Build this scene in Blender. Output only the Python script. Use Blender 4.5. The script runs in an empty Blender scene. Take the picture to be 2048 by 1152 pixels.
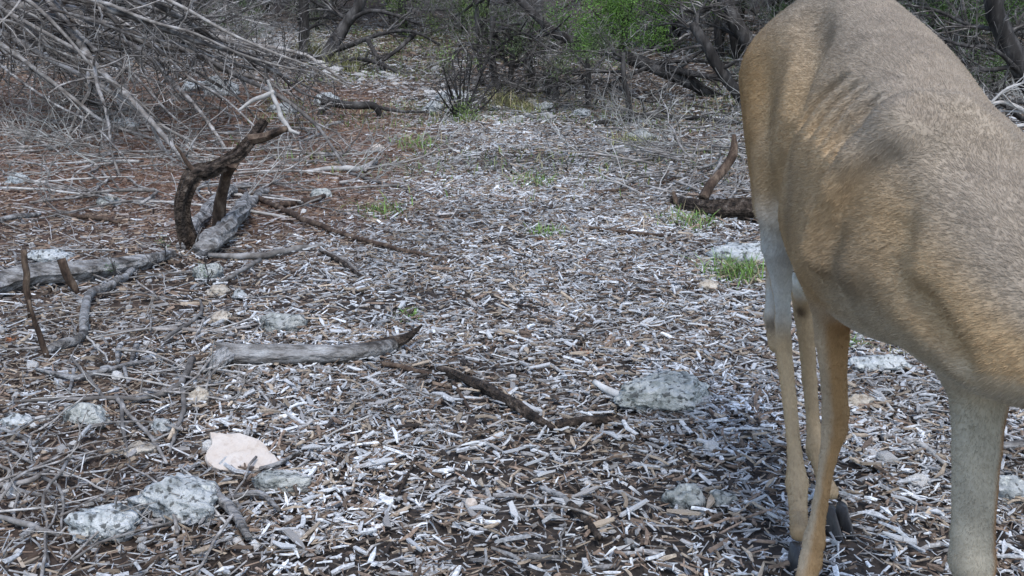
import bpy, math
import numpy as np
from mathutils import Vector

# ------------------------------------------------------------------ camera, sky, sun, exposure
S = bpy.context.scene
F, CAM_H = 2200.0, 1.0                      # focal length in pixels of a 2048 wide frame, camera height
PITCH = math.atan(636 / F)
cd = bpy.data.cameras.new('camera'); cam = bpy.data.objects.new('camera', cd)
S.collection.objects.link(cam); S.camera = cam
cam.location = (0, 0, CAM_H); cam.rotation_euler = (math.pi / 2 - PITCH, 0, 0)
cd.sensor_width = 36; cd.lens = 36 * F / 2048; cd.clip_end = 500; cd.clip_start = 0.05
SUN_EL, SUN_AZ = math.radians(60), math.radians(172)     # azimuth clockwise from +Y
w = bpy.data.worlds.new('World'); S.world = w; w.use_nodes = True
nt = w.node_tree; bg = nt.nodes['Background']
sky = nt.nodes.new('ShaderNodeTexSky'); sky.sky_type = 'NISHITA'; sky.sun_disc = False
sky.sun_elevation = SUN_EL; sky.sun_rotation = SUN_AZ
sky.dust_density = 1.2; sky.air_density = 1.0; sky.ozone_density = 1.0
nt.links.new(sky.outputs[0], bg.inputs[0]); bg.inputs[1].default_value = 0.15
sd = bpy.data.lights.new('sun', 'SUN'); sd.energy = 1.05; sd.angle = math.radians(22); sd.color = (1, .98, .94)
sun = bpy.data.objects.new('sun', sd); S.collection.objects.link(sun)
dirv = Vector((math.sin(SUN_AZ) * math.cos(SUN_EL), math.cos(SUN_AZ) * math.cos(SUN_EL), math.sin(SUN_EL)))
sun.rotation_euler = dirv.to_track_quat('Z', 'Y').to_euler()
S.view_settings.view_transform = 'Standard'; S.view_settings.look = 'None'
S.view_settings.exposure = 0.93; S.view_settings.gamma = 1.0
S.cycles.max_bounces = 5; S.cycles.diffuse_bounces = 3
S.cycles_curves.shape = 'RIBBONS'

# ------------------------------------------------------------------ helpers
rng = np.random.default_rng(11)
C = S.collection
cP, sP = math.cos(PITCH), math.sin(PITCH)
_TAB = np.random.default_rng(5).random((256, 256))
def vn(x, y):
    xi = np.floor(x).astype(int); yi = np.floor(y).astype(int)
    fx = x - xi; fy = y - yi; fx = fx * fx * (3 - 2 * fx); fy = fy * fy * (3 - 2 * fy)
    a = _TAB[xi & 255, yi & 255]; b = _TAB[(xi + 1) & 255, yi & 255]
    c = _TAB[xi & 255, (yi + 1) & 255]; d = _TAB[(xi + 1) & 255, (yi + 1) & 255]
    return (a * (1 - fx) + b * fx) * (1 - fy) + (c * (1 - fx) + d * fx) * fy
def fbm(x, y, o=4):
    s = 0; a = .5
    for i in range(o):
        s = s + a * (vn(x, y) - .5); x = x * 2.03 + 13.7; y = y * 2.03 + 7.3; a *= .5
    return s
def n3(p, s, o=3):
    x, y, z = p[..., 0] * s, p[..., 1] * s, p[..., 2] * s
    return (fbm(x + .37 * z, y, o) + fbm(y + 17.1 + .41 * x, z, o) + fbm(z + 31.7 + .29 * y, x, o)) * .8
def sst(a, b, x):
    t = np.clip((x - a) / (b - a), 0, 1); return t * t * (3 - 2 * t)

def terrain(x, y):
    x = np.asarray(x, float); y = np.asarray(y, float)
    rough = .35 + .65 * sst(.2, 1.2, -x)
    t = .05 * rough * fbm(x * 1.7 + 3, y * 1.7, 4) + .012 * rough * fbm(x * 9, y * 9, 3)
    t = t + .25 * sst(5, 14, y) * fbm(x * .45 + 9, y * .45, 3)
    t = t + .042 * np.maximum(y - 8.5, 0) + .05 * np.maximum(y - 15, 0)
    t = t + .035 * np.clip(-x - .8, 0, 8) * sst(2, 6, y)
    t = t * sst(-1.5, 1.8, y) if False else t
    return t

def ray(px, py):
    u = (px - 1024) / F; v = -(py - 576) / F
    return np.array([u, cP + v * sP, -sP + v * cP])
_TS = np.geomspace(.8, 60, 1100)
def G(px, py, up=0.0):
    """ground point under a photo pixel"""
    d = ray(px, py); t = _TS; p = d[None] * t[:, None]
    hit = CAM_H + p[:, 2] <= terrain(p[:, 0], p[:, 1]) + up
    k = int(np.argmax(hit)) if hit.any() else len(t) - 1; p = p[k]
    return np.array([p[0], p[1], float(terrain(p[0], p[1])) + up])
def Y(px, py, y):
    """point on a photo pixel's ray at ground distance y"""
    d = ray(px, py); p = d * (y / d[1]); return np.array([p[0], y, CAM_H + p[2]])
def proj(p):
    p = np.asarray(p, float); dz = p[..., 2] - CAM_H
    wd = p[..., 1] * cP - dz * sP; v = p[..., 1] * sP + dz * cP
    return 1024 + F * p[..., 0] / wd, 576 - F * v / wd
def mpp(y): return y / F * 1.06         # metres per photo pixel at distance y

def mesh(name, V, faces, mat=None, col=None, smooth=False):
    V = np.asarray(V, np.float32).reshape(-1, 3)
    me = bpy.data.meshes.new(name)
    faces = [np.asarray(f, np.int32) for f in faces if len(f)]
    tot = np.concatenate([np.full(len(f), f.shape[1], np.int32) for f in faces])
    idx = np.concatenate([f.ravel() for f in faces])
    me.vertices.add(len(V)); me.vertices.foreach_set('co', V.ravel())
    me.loops.add(len(idx)); me.loops.foreach_set('vertex_index', idx)
    me.polygons.add(len(tot))
    st = np.concatenate([[0], np.cumsum(tot)[:-1]]).astype(np.int32)
    me.polygons.foreach_set('loop_start', st); me.polygons.foreach_set('loop_total', tot)
    me.polygons.foreach_set('use_smooth', np.full(len(tot), smooth))
    if col is not None:
        c = np.ones((len(V), 4), np.float32); c[:, :3] = col
        a = me.attributes.new('col', 'FLOAT_COLOR', 'POINT'); a.data.foreach_set('color', c.ravel())
    if mat: me.materials.append(mat)
    me.update(calc_edges=True)
    return me
def tag(o, label=None, cat=None, group=None, kind=None):
    if label: o['label'] = label
    if cat: o['category'] = cat
    if group: o['group'] = group
    if kind: o['kind'] = kind
    return o
def obj(name, me, parent=None, loc=None):
    o = bpy.data.objects.new(name, me); C.objects.link(o)
    if parent: o.parent = parent
    if loc is not None: o.location = loc
    return o
def thing(name, label, cat, loc=(0, 0, 0), group=None):
    o = bpy.data.objects.new(name, None); C.objects.link(o); o.location = loc; o.empty_display_size = .1
    return tag(o, label, cat, group)
def copy_tree(o, kids, parent=None):
    c = o.copy(); C.objects.link(c); c.parent = parent
    for k in kids.get(o.name, []): copy_tree(k, kids, c)
    return c
def kid_map(o):
    m = {}
    def rec(q):
        m[q.name] = list(q.children)
        for k in q.children: rec(k)
    rec(o); return m

def nrm(v): return v / np.maximum(np.linalg.norm(v, axis=-1, keepdims=True), 1e-9)
def tubes(P, R, sides, rough=0.0, cap=True, r=rng):
    """P [N,K,3] centre lines, R [N,K] radii -> verts and faces"""
    P = np.asarray(P, float); R = np.asarray(R, float)
    if P.ndim == 2: P = P[None]; R = R[None]
    N, K, _ = P.shape
    T = nrm(np.gradient(P, axis=1))
    mt = np.abs(nrm(P[:, -1] - P[:, 0]))
    ref = np.eye(3)[np.argmin(mt, axis=1)][:, None, :]
    A = nrm(np.cross(T, ref)); B = np.cross(T, A)
    an = np.arange(sides) / sides * 2 * math.pi
    rad = R[:, :, None] * (1 + rough * (r.random((N, K, sides)) - .5) * 2) if rough else np.repeat(R[:, :, None], sides, 2)
    V = P[:, :, None] + rad[..., None] * (A[:, :, None] * np.cos(an)[None, None, :, None] + B[:, :, None] * np.sin(an)[None, None, :, None])
    b = (np.arange(N) * K * sides)[:, None, None]; k = (np.arange(K - 1) * sides)[None, :, None]; j = np.arange(sides)[None, None]
    j2 = (j + 1) % sides
    q = np.stack([b + k + j, b + k + sides + j, b + k + sides + j2, b + k + j2], -1).reshape(-1, 4)
    fs = [q]
    if cap:
        e = (np.arange(N) * K * sides)[:, None] + np.arange(sides)[None]
        fs += [e, e[:, ::-1] + (K - 1) * sides]
    return V.reshape(-1, 3), fs
def spline(pts, k):
    pts = np.asarray(pts, float); n = len(pts)
    p = np.vstack([2 * pts[0] - pts[1], pts, 2 * pts[-1] - pts[-2]])
    t = np.linspace(0, n - 1 - 1e-6, k); i = t.astype(int); f = (t - i)[:, None]
    a, b, c, d = p[i], p[i + 1], p[i + 2], p[i + 3]
    return .5 * (2 * b + (c - a) * f + (2 * a - 5 * b + 4 * c - d) * f ** 2 + (3 * b - a - 3 * c + d) * f ** 3)
def grow(st, dr, ln, K, wig, grav=0., r=rng):
    N = len(st); d = nrm(np.asarray(dr, float)); P = np.zeros((N, K, 3)); P[:, 0] = st
    stp = (np.asarray(ln) / (K - 1))[:, None]
    for k in range(1, K):
        d = nrm(d + wig * r.normal(size=(N, 3)) + np.array([0, 0, grav])); P[:, k] = P[:, k - 1] + d * stp
    return P
def spawn(P, n, lo, hi, ang, r=rng):
    """n children per path: start, direction, t"""
    N, K, _ = P.shape; t = r.uniform(lo, hi, (N, n)); f = t * (K - 1); i = np.minimum(f.astype(int), K - 2); f = (f - i)[..., None]
    ii = np.arange(N)[:, None]
    st = P[ii, i] * (1 - f) + P[ii, i + 1] * f; tg = nrm(P[ii, i + 1] - P[ii, i])
    pr = r.normal(size=(N, n, 3)); pr = nrm(pr - (pr * tg).sum(-1, keepdims=True) * tg)
    a = np.radians(r.uniform(*ang, (N, n)))[..., None]
    d = tg * np.cos(a) + pr * np.sin(a)
    return st.reshape(-1, 3), d.reshape(-1, 3), t.reshape(-1)
def joinVF(parts):
    Vs, groups, off = [], {}, 0
    for V, fs in parts:
        for f in fs:
            f = np.asarray(f); groups.setdefault(f.shape[1], []).append(f + off)
        Vs.append(V); off += len(V)
    return np.concatenate(Vs), [np.concatenate(g) for g in groups.values()]

# ------------------------------------------------------------------ materials
def nodes(name):
    m = bpy.data.materials.new(name); m.use_nodes = True
    n = m.node_tree.nodes; b = n['Principled BSDF']; b.inputs['Roughness'].default_value = .85
    b.inputs['Specular IOR Level'].default_value = .25
    return m, n, m.node_tree.links, b
def ramp(n, stops):
    r = n.new('ShaderNodeValToRGB'); el = r.color_ramp.elements
    while len(el) < len(stops): el.new(.5)
    for e, (p, c) in zip(el, stops): e.position = p; e.color = (*c, 1)
    return r
def noise_mat(name, stops, scale=20, stretch=None, bump=.3, bscale=60, detail=6, rough=.85, rand=0.0, bdist=.01):
    m, n, l, b = nodes(name); b.inputs['Roughness'].default_value = rough
    tc = n.new('ShaderNodeTexCoord'); mp = n.new('ShaderNodeMapping'); l.new(tc.outputs['Object'], mp.inputs[0])
    if stretch: mp.inputs['Scale'].default_value = stretch
    nz = n.new('ShaderNodeTexNoise'); nz.inputs['Scale'].default_value = scale; nz.inputs['Detail'].default_value = detail
    nz.inputs['Roughness'].default_value = .65
    l.new(mp.outputs[0], nz.inputs[0]); rp = ramp(n, stops); l.new(nz.outputs[0], rp.inputs[0])
    out = rp.outputs[0]
    if rand:
        oi = n.new('ShaderNodeObjectInfo'); mr = n.new('ShaderNodeMapRange'); l.new(oi.outputs['Random'], mr.inputs[0])
        mr.inputs[3].default_value = 1 - rand; mr.inputs[4].default_value = 1 + rand
        hs = n.new('ShaderNodeHueSaturation'); l.new(out, hs.inputs['Color']); l.new(mr.outputs[0], hs.inputs['Value']); out = hs.outputs[0]
    l.new(out, b.inputs['Base Color'])
    if bump:
        n2 = n.new('ShaderNodeTexNoise'); n2.inputs['Scale'].default_value = bscale; n2.inputs['Detail'].default_value = 5
        l.new(mp.outputs[0], n2.inputs[0]); bp = n.new('ShaderNodeBump'); bp.inputs['Strength'].default_value = bump; bp.inputs['Distance'].default_value = bdist
        l.new(n2.outputs[0], bp.inputs['Height']); l.new(bp.outputs[0], b.inputs['Normal'])
    return m
def col_mat(name, amp=.35, scale=90, bump=.0, rough=.85, translucent=0):
    m, n, l, b = nodes(name); b.inputs['Roughness'].default_value = rough
    at = n.new('ShaderNodeAttribute'); at.attribute_name = 'col'
    nz = n.new('ShaderNodeTexNoise'); nz.inputs['Scale'].default_value = scale; nz.inputs['Detail'].default_value = 4
    tc = n.new('ShaderNodeTexCoord'); l.new(tc.outputs['Object'], nz.inputs[0])
    mr = n.new('ShaderNodeMapRange'); l.new(nz.outputs[0], mr.inputs[0]); mr.inputs[1].default_value = .3; mr.inputs[2].default_value = .7
    mr.inputs[3].default_value = 1 - amp; mr.inputs[4].default_value = 1 + amp
    hs = n.new('ShaderNodeHueSaturation'); l.new(at.outputs[0], hs.inputs['Color']); l.new(mr.outputs[0], hs.inputs['Value'])
    l.new(hs.outputs[0], b.inputs['Base Color'])
    if bump:
        bp = n.new('ShaderNodeBump'); bp.inputs['Strength'].default_value = bump; bp.inputs['Distance'].default_value = .003
        l.new(nz.outputs[0], bp.inputs['Height']); l.new(bp.outputs[0], b.inputs['Normal'])
    return m

M = {}
M['chip'] = col_mat('weathered_chip', .4, 160, .5)
M['litter'] = col_mat('needle_litter', .3, 60)
M['ground'] = col_mat('forest_soil', .55, 45, .9)
M['grass'] = col_mat('grass_blade', .2, 30, rough=.6)
M['leaf'] = col_mat('juniper_scale_leaf', .3, 25, rough=.6)
M['grey_wood'] = noise_mat('weathered_grey_wood', [(.3, (.03, .026, .023)), (.43, (.12, .11, .1)), (.56, (.29, .28, .27)), (.72, (.48, .48, .47))], 34, (.35, 1, 1), 1., 90, bdist=.02)
M['dark_bark'] = noise_mat('dark_brown_bark', [(.3, (.018, .012, .009)), (.5, (.07, .046, .032)), (.7, (.19, .14, .1))], 30, (1, 1, .4), .9, 80)
M['snag_bark'] = noise_mat('brown_snag_bark', [(.34, (.01, .008, .006)), (.48, (.042, .03, .022)), (.6, (.1, .075, .057)), (.75, (.24, .21, .18))], 42, None, 1., 110, bdist=.02)
M['twig'] = noise_mat('bare_grey_twig', [(.34, (.03, .026, .023)), (.5, (.10, .09, .082)), (.68, (.33, .32, .305))], 13, None, .3, 120, rand=.45)
M['pale_twig'] = noise_mat('bleached_twig', [(.3, (.22, .2, .18)), (.5, (.42, .4, .37)), (.7, (.62, .6, .57))], 14, None, .3, 120, rand=.2)
M['thicket'] = noise_mat('dead_juniper_wood', [(.34, (.025, .021, .018)), (.5, (.085, .076, .068)), (.68, (.30, .285, .265))], 9, None, 0, rand=.5)
M['pale_wood'] = noise_mat('bleached_split_wood', [(.36, (.05, .045, .04)), (.46, (.26, .25, .24)), (.7, (.5, .5, .49))], 40, (1.6, .4, 1), 1., 90, bdist=.02)
M['ground_twig'] = noise_mat('loose_grey_twig', [(.32, (.07, .06, .053)), (.5, (.21, .19, .17)), (.68, (.44, .42, .4))], 12, None, .3, 120, rand=.35)
M['fine_twig'] = noise_mat('fine_dead_twig', [(.34, (.09, .085, .075)), (.5, (.23, .22, .2)), (.68, (.44, .44, .41))], 7, None, 0, rand=.4)
M['trunk'] = noise_mat('juniper_trunk_bark', [(.3, (.012, .0105, .0095)), (.5, (.04, .036, .033)), (.7, (.13, .122, .115))], 14, (1, 1, .25), .8, 40)
def rock_mat(name, stops, pit=(.05, .05, .045), lich=(.62, .63, .58), scale=30, rand=.15, pits=.5):
    m = noise_mat(name, stops, scale, None, 1. if pits > .2 else .3, 55, 10, .95, rand, .02); n = m.node_tree.nodes; l = m.node_tree.links; b = n['Principled BSDF']
    tc = n.new('ShaderNodeTexCoord'); src = b.inputs['Base Color'].links[0].from_socket
    for sc, th, col in ((75, .44, pit), (34, .40, pit), (48, .39, lich)):
        z = n.new('ShaderNodeTexNoise'); z.inputs['Scale'].default_value = sc; z.inputs['Detail'].default_value = 3; l.new(tc.outputs['Object'], z.inputs[0])
        mr = n.new('ShaderNodeMapRange'); l.new(z.outputs[0], mr.inputs[0]); mr.inputs[1].default_value = th; mr.inputs[2].default_value = th - .07; mr.inputs[3].default_value = 0; mr.inputs[4].default_value = pits + .3
        mx = n.new('ShaderNodeMixRGB'); l.new(mr.outputs[0], mx.inputs[0]); l.new(src, mx.inputs[1]); mx.inputs[2].default_value = (*col, 1); src = mx.outputs[0]
    l.new(src, b.inputs['Base Color']); return m
M['limestone'] = rock_mat('lichened_limestone', [(.28, (.16, .17, .17)), (.42, (.32, .34, .335)), (.55, (.47, .485, .475)), (.72, (.6, .61, .6))])
M['mossrock'] = rock_mat('mossy_limestone', [(.3, (.13, .14, .125)), (.43, (.28, .29, .265)), (.56, (.42, .425, .395)), (.72, (.56, .555, .52))])
M['tanrock'] = rock_mat('tan_limestone', [(.3, (.26, .21, .16)), (.5, (.46, .40, .32)), (.7, (.62, .57, .49))], (.14, .1, .07), (.7, .68, .62), 28, .15, .25)
M['slab'] = rock_mat('pale_pink_limestone', [(.25, (.46, .38, .31)), (.45, (.56, .485, .415)), (.7, (.62, .56, .50))], (.36, .28, .22), (.64, .6, .55), 16, .05, .02)
M['pebble'] = noise_mat('pale_pebble', [(.3, (.27, .25, .22)), (.5, (.46, .445, .42)), (.7, (.64, .63, .61))], 30, None, .5, 90, rand=.35)

# ------------------------------------------------------------------ ground
_L = np.array([G(*p) for p in [(430, 1150), (480, 950), (540, 850), (590, 700), (580, 600), (640, 500), (760, 430), (830, 370), (880, 300), (870, 240), (790, 195), (690, 160), (600, 130), (500, 95), (430, 60)]])
_R = np.array([G(*p) for p in [(2500, 1150), (2300, 800), (1950, 640), (1570, 520), (1470, 450), (1390, 390), (1310, 330), (1250, 280), (1150, 240), (1010, 205), (900, 178), (800, 145), (700, 105), (650, 70)]])
_R[0, 0] = 2.2; _R[1, 0] = 1.9
def path_mask(x, y):
    xl = np.interp(y, _L[:, 1], _L[:, 0]); xr = np.interp(y, _R[:, 1], _R[:, 0])
    n = fbm(x * 1.3 + 40, y * 1.3, 3) * .9
    e = .22 + .04 * y
    return sst(-e, e, x - xl + n * .5) * sst(-e, e, xr - x + n * .5)
def red_mask(x, y):
    return sst(3.6, 5.2, y + fbm(x * .8, y * .8 + 50, 2)) * sst(-.1, .7, -x - .1 * (y - 5) + fbm(x, y + 80, 2) * .8) * (1 - sst(8.5, 10, y))

gs = np.sinh(np.linspace(-1, 1, 241) * 4.6) / math.sinh(4.6) * 140
gy = np.concatenate([-np.geomspace(.05, 60, 26)[::-1] + 1.0, 1.0 + (np.geomspace(.4, 140, 300) - .4)])
gx = gs
GX, GY = np.meshgrid(gx, gy)
GZ = terrain(GX, GY)
GZ = GZ + .02 * fbm(GX * 14, GY * 14, 3) * (GY < 12)
V = np.stack([GX, GY, GZ - .006], -1).reshape(-1, 3)
ny, nx = GX.shape
i = (np.arange(ny - 1)[:, None] * nx + np.arange(nx - 1)[None]).ravel()
Q = np.stack([i, i + 1, i + nx + 1, i + nx], -1)
pm = path_mask(GX, GY)[..., None]; rm = red_mask(GX, GY)[..., None]
n1 = (fbm(GX * 2.2, GY * 2.2, 4) + .5)[..., None]
soil = np.array([.06, .043, .033]) * (.6 + .8 * n1)
red = np.array([.15, .085, .057]) * (.6 + .8 * n1)
mul = np.array([.055, .045, .038]) * (.7 + .6 * n1)
colg = soil * (1 - rm) + red * rm; colg = colg * (1 - pm) + mul * pm
ground = tag(obj('ground', mesh('ground', V, [Q], M['ground'], colg.reshape(-1, 3), True)), 'brown soil of the woodland floor under the mulch trail', 'ground', kind='structure')

# ------------------------------------------------------------------ loose ground cover (uncountable)
PAL = np.array([[.56, .565, .565], [.44, .44, .435], [.30, .285, .27], [.37, .30, .225], [.24, .175, .13], [.13, .095, .07], [.05, .04, .033], [.68, .68, .67]])
def pick_col(n, pr, r=rng):
    c = PAL[r.choice(len(PAL), n, p=np.array(pr) / sum(pr))]
    return c * r.uniform(.72, 1.2, (n, 1))
def rot_zyx(yaw, pit, rol):
    cy, sy, cp, sp, cr, sr = np.cos(yaw), np.sin(yaw), np.cos(pit), np.sin(pit), np.cos(rol), np.sin(rol)
    return np.stack([np.stack([cy * cp, cy * sp * sr - sy * cr, cy * sp * cr + sy * sr], -1),
                     np.stack([sy * cp, sy * sp * sr + cy * cr, sy * sp * cr - cy * sr], -1),
                     np.stack([-sp, cp * sr, cp * cr], -1)], -2)
def chips(P, L, W, T, yaw, pit, rol, col, lod, r=rng):
    N = len(P)
    if lod == 0:
        u = np.array([-.5, 0, .5]); cr = np.array([[-.5, 0], [-.42, 1], [.42, 1], [.5, 0]])
    elif lod == 1:
        u = np.array([-.5, .5]); cr = np.array([[-.5, 0], [-.4, 1], [.4, 1], [.5, 0]])
    else:
        u = np.array([-.5, .5]); cr = np.array([[-.5, 0], [0, 1], [.5, 0]])
    s, k = len(u), len(cr)
    wf = r.uniform(.12, 1.05, (N, s, 1)); 
    if s == 3: wf[:, 1] = r.uniform(.85, 1.15, (N, 1))
    X = np.broadcast_to(u[None, :, None] * L[:, None, None], (N, s, k)) + L[:, None, None] * .10 * (r.random((N, s, k)) - .5)
    Yv = cr[None, None, :, 0] * W[:, None, None] * wf
    Z = cr[None, None, :, 1] * T[:, None, None] * r.uniform(.6, 1.1, (N, s, k))
    if s == 3:
        Yv = Yv + (np.array([0, 1, 0])[None, :, None] * (r.normal(size=(N, 1, 1)) * .07 * L[:, None, None]))
        Z = Z + (np.array([0, 1, 0])[None, :, None] * (r.normal(size=(N, 1, 1)) * .05 * L[:, None, None]))
    R = rot_zyx(yaw, pit, rol)
    V = np.einsum('nij,nskj->nski', R, np.stack([X, Yv, Z], -1)) + P[:, None, None]
    b = (np.arange(N) * s * k)[:, None]
    f = []
    for a in range(s - 1):
        for c in range(k - 1):
            f.append([a * k + c, (a + 1) * k + c, (a + 1) * k + c + 1, a * k + c + 1])
    if k == 4: f += [[0, 1, 2, 3], [(s - 1) * k + 3, (s - 1) * k + 2, (s - 1) * k + 1, (s - 1) * k]]
    Fq = (b[:, None] + np.array(f)[None]).reshape(-1, 4)
    return V.reshape(-1, 3), [Fq], np.repeat(col, s * k, 0)
def scatter(n, y0, y1, mx=.35, r=rng):
    """uniform over the floor in view between two distances, with a side margin"""
    y = np.sqrt(r.uniform(y0 ** 2, y1 ** 2, n)); x = r.uniform(-1, 1, n) * (.5 * y + mx)
    if mx > .5:
        k = (np.abs(x) < .5 * y + .12) | (r.random(n) < .4); x, y = x[k], y[k]
    return x, y
def field_n(d, y0, y1, mx=.35): return int(d * ((y1 ** 2 - y0 ** 2) * .5 + 2 * mx * (y1 - y0)))

parts, cols = [], []
for lod, y0, y1, den, sc in [(0, 1.25, 3.0, 15500, .96), (1, 3.0, 5.4, 9800, 1.02), (2, 5.4, 9.5, 4400, 1.2), (2, 9.5, 15, 1500, 1.7)]:
    x, y = scatter(field_n(den, y0, y1, .95), y0, y1, .95)
    pm = path_mask(x, y); keep = rng.random(len(x)) < .05 + .95 * pm
    keep &= ~((rng.random(len(x)) < .6) & (fbm(x * 2.5, y * 2.5 + 70, 3) > .06))
    x, y = x[keep], y[keep]; n = len(x)
    L = np.clip(rng.lognormal(math.log(.0185), .55, n), .005, .075) * sc; W = np.clip(L * rng.uniform(.09, .34, n), .0022, .0105) * sc
    fin = rng.random(n) < .3; W[fin] *= .55; L[fin] *= .9
    T = W * rng.uniform(.3, .6, n)
    z = terrain(x, y) + rng.uniform(-.002, .016, n)
    c = pick_col(n, [.22, .2, .17, .13, .13, .10, .05, .035])
    patch = np.clip(1 + 1.3 * fbm(x * 3 + 7, y * 3, 3), .55, 1.3)[:, None]; c = c * patch
    V, f, cc = chips(np.stack([x, y, z], -1), L, W, T, rng.uniform(0, 6.283, n), rng.normal(0, .22, n), rng.normal(0, .35, n), c, lod)
    parts.append((V, f)); cols.append(cc)
V, f = joinVF(parts)
tag(obj('wood_chip_mulch', mesh('wood_chip_mulch', V, f, M['chip'], np.concatenate(cols))), 'weathered grey and tan wood chip mulch covering the trail', 'mulch', kind='stuff')

# needle, bark and twiglet litter beside the trail
parts, cols = [], []
for y0, y1, den, sc in [(1.15, 3.2, 6200, 1.), (3.2, 6, 3100, 1.25), (6, 10, 1100, 1.8), (10, 16, 360, 2.5)]:
    x, y = scatter(field_n(den, y0, y1, .95), y0, y1, .95)
    pm = path_mask(x, y); keep = rng.random(len(x)) < 1 - .6 * pm; x, y = x[keep], y[keep]; n = len(x)
    L = np.clip(rng.lognormal(math.log(.03), .55, n), .008, .11) * sc; W = rng.uniform(.0018, .005, n) * sc
    big = rng.random(n) < .2; W[big] *= 2.2; L[big] *= .7
    rm = red_mask(x, y)[:, None]
    c = pick_col(n, [.07, .12, .2, .16, .22, .2, .13, .02]); c = c * (1 - rm * .55) + np.array([.2, .11, .07]) * rm * .55
    V, f, cc = chips(np.stack([x, y, terrain(x, y) + rng.uniform(-.002, .012, n)], -1), L, W, W * .7, rng.uniform(0, 6.283, n), rng.normal(0, .2, n), rng.normal(0, .4, n), c, 2)
    parts.append((V, f)); cols.append(cc)
V, f = joinVF(parts)
tag(obj('needle_litter', mesh('needle_litter', V, f, M['litter'], np.concatenate(cols))), 'brown needle, bark and twiglet litter on the soil beside the trail', 'litter', kind='stuff')

# sparse grass seedlings along the far part of the trail
def blades(P, H, Wd, lean, col, r=rng):
    N = len(P); a = r.uniform(0, 6.283, N); d = np.stack([np.cos(a), np.sin(a), 0 * a], -1); sd_ = np.stack([-np.sin(a), np.cos(a), 0 * a], -1)
    t = np.array([0, .5, 1.])
    c = P[:, None] + d[:, None] * (lean[:, None] * t ** 1.8 * H[:, None])[..., None] + np.array([0, 0, 1.]) * (H[:, None] * (t - .35 * lean[:, None] * t ** 2))[..., None]
    wv = sd_[:, None] * (Wd[:, None] * np.array([.5, .42, .05]))[..., None]
    V = np.stack([c - wv, c + wv], 2).reshape(-1, 3)
    b = (np.arange(N) * 6)[:, None]
    f = np.concatenate([b + np.array([0, 1, 3, 2]), b + np.array([2, 3, 5, 4])])
    return V, [f], np.repeat(col, 6, 0)
GR = np.array([[.10, .16, .045], [.15, .21, .07], [.22, .25, .10], [.30, .28, .16]])
x, y = scatter(110000, 4.6, 14)
k = (fbm(x * .9 + 3, y * .9 + 11, 3) > -.03) & (np.abs(x - .25 - .02 * y) < 1.2 + .13 * y) & (rng.random(len(x)) < .42 * sst(4.6, 6.5, y)); x, y = x[k], y[k]; n = len(x)
V, f, cc = blades(np.stack([x, y, terrain(x, y) - .003], -1), rng.uniform(.025, .075, n), rng.uniform(.004, .008, n), rng.uniform(.2, 1.1, n), GR[rng.choice(4, n, p=[.25, .3, .2, .25])] * rng.uniform(.6, 1.1, (n, 1)))
tag(obj('sparse_grass', mesh('sparse_grass', V, f, M['grass'], cc)), 'thin dull green grass sprouting across the far trail', 'grass', kind='stuff')

# ------------------------------------------------------------------ rocks
def ico(sub):
    import bmesh
    bm = bmesh.new(); bmesh.ops.create_icosphere(bm, subdivisions=sub, radius=1)
    V = np.array([v.co[:] for v in bm.verts]); Fc = np.array([[v.index for v in f.verts] for f in bm.faces]); bm.free()
    return V, Fc
ICO = {k: ico(k) for k in (2, 3, 4, 5)}
def rock_mesh(name, size, mat, seed, sub=4, angular=.6):
    r = np.random.default_rng(seed); V, Fc = ICO[sub]; V = V.copy()
    for _ in range(int(9 * angular) + 3):                      # chop flat facets
        d = nrm(r.normal(size=3)); h = r.uniform(.62, .92); t = V @ d
        V = np.where((t > h)[:, None], V - (t - h)[:, None] * d, V)
    o = r.uniform(0, 50, 3)
    rad = 1 + .42 * n3(V + o, 1.6, 3) + .26 * n3(V + o, 4.6, 3) - .16 * np.abs(n3(V + o + 9, 9., 3)) + .12 * n3(V + o, 17., 2)
    V = V * rad[:, None] * np.asarray(size) * .5
    a = r.uniform(-.15, .15); ca, sa = math.cos(a), math.sin(a)
    V = V @ np.array([[ca, -sa, 0], [sa, ca, 0], [0, 0, 1]])
    return mesh(name, V, [Fc], mat, None, sub >= 4)
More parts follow.
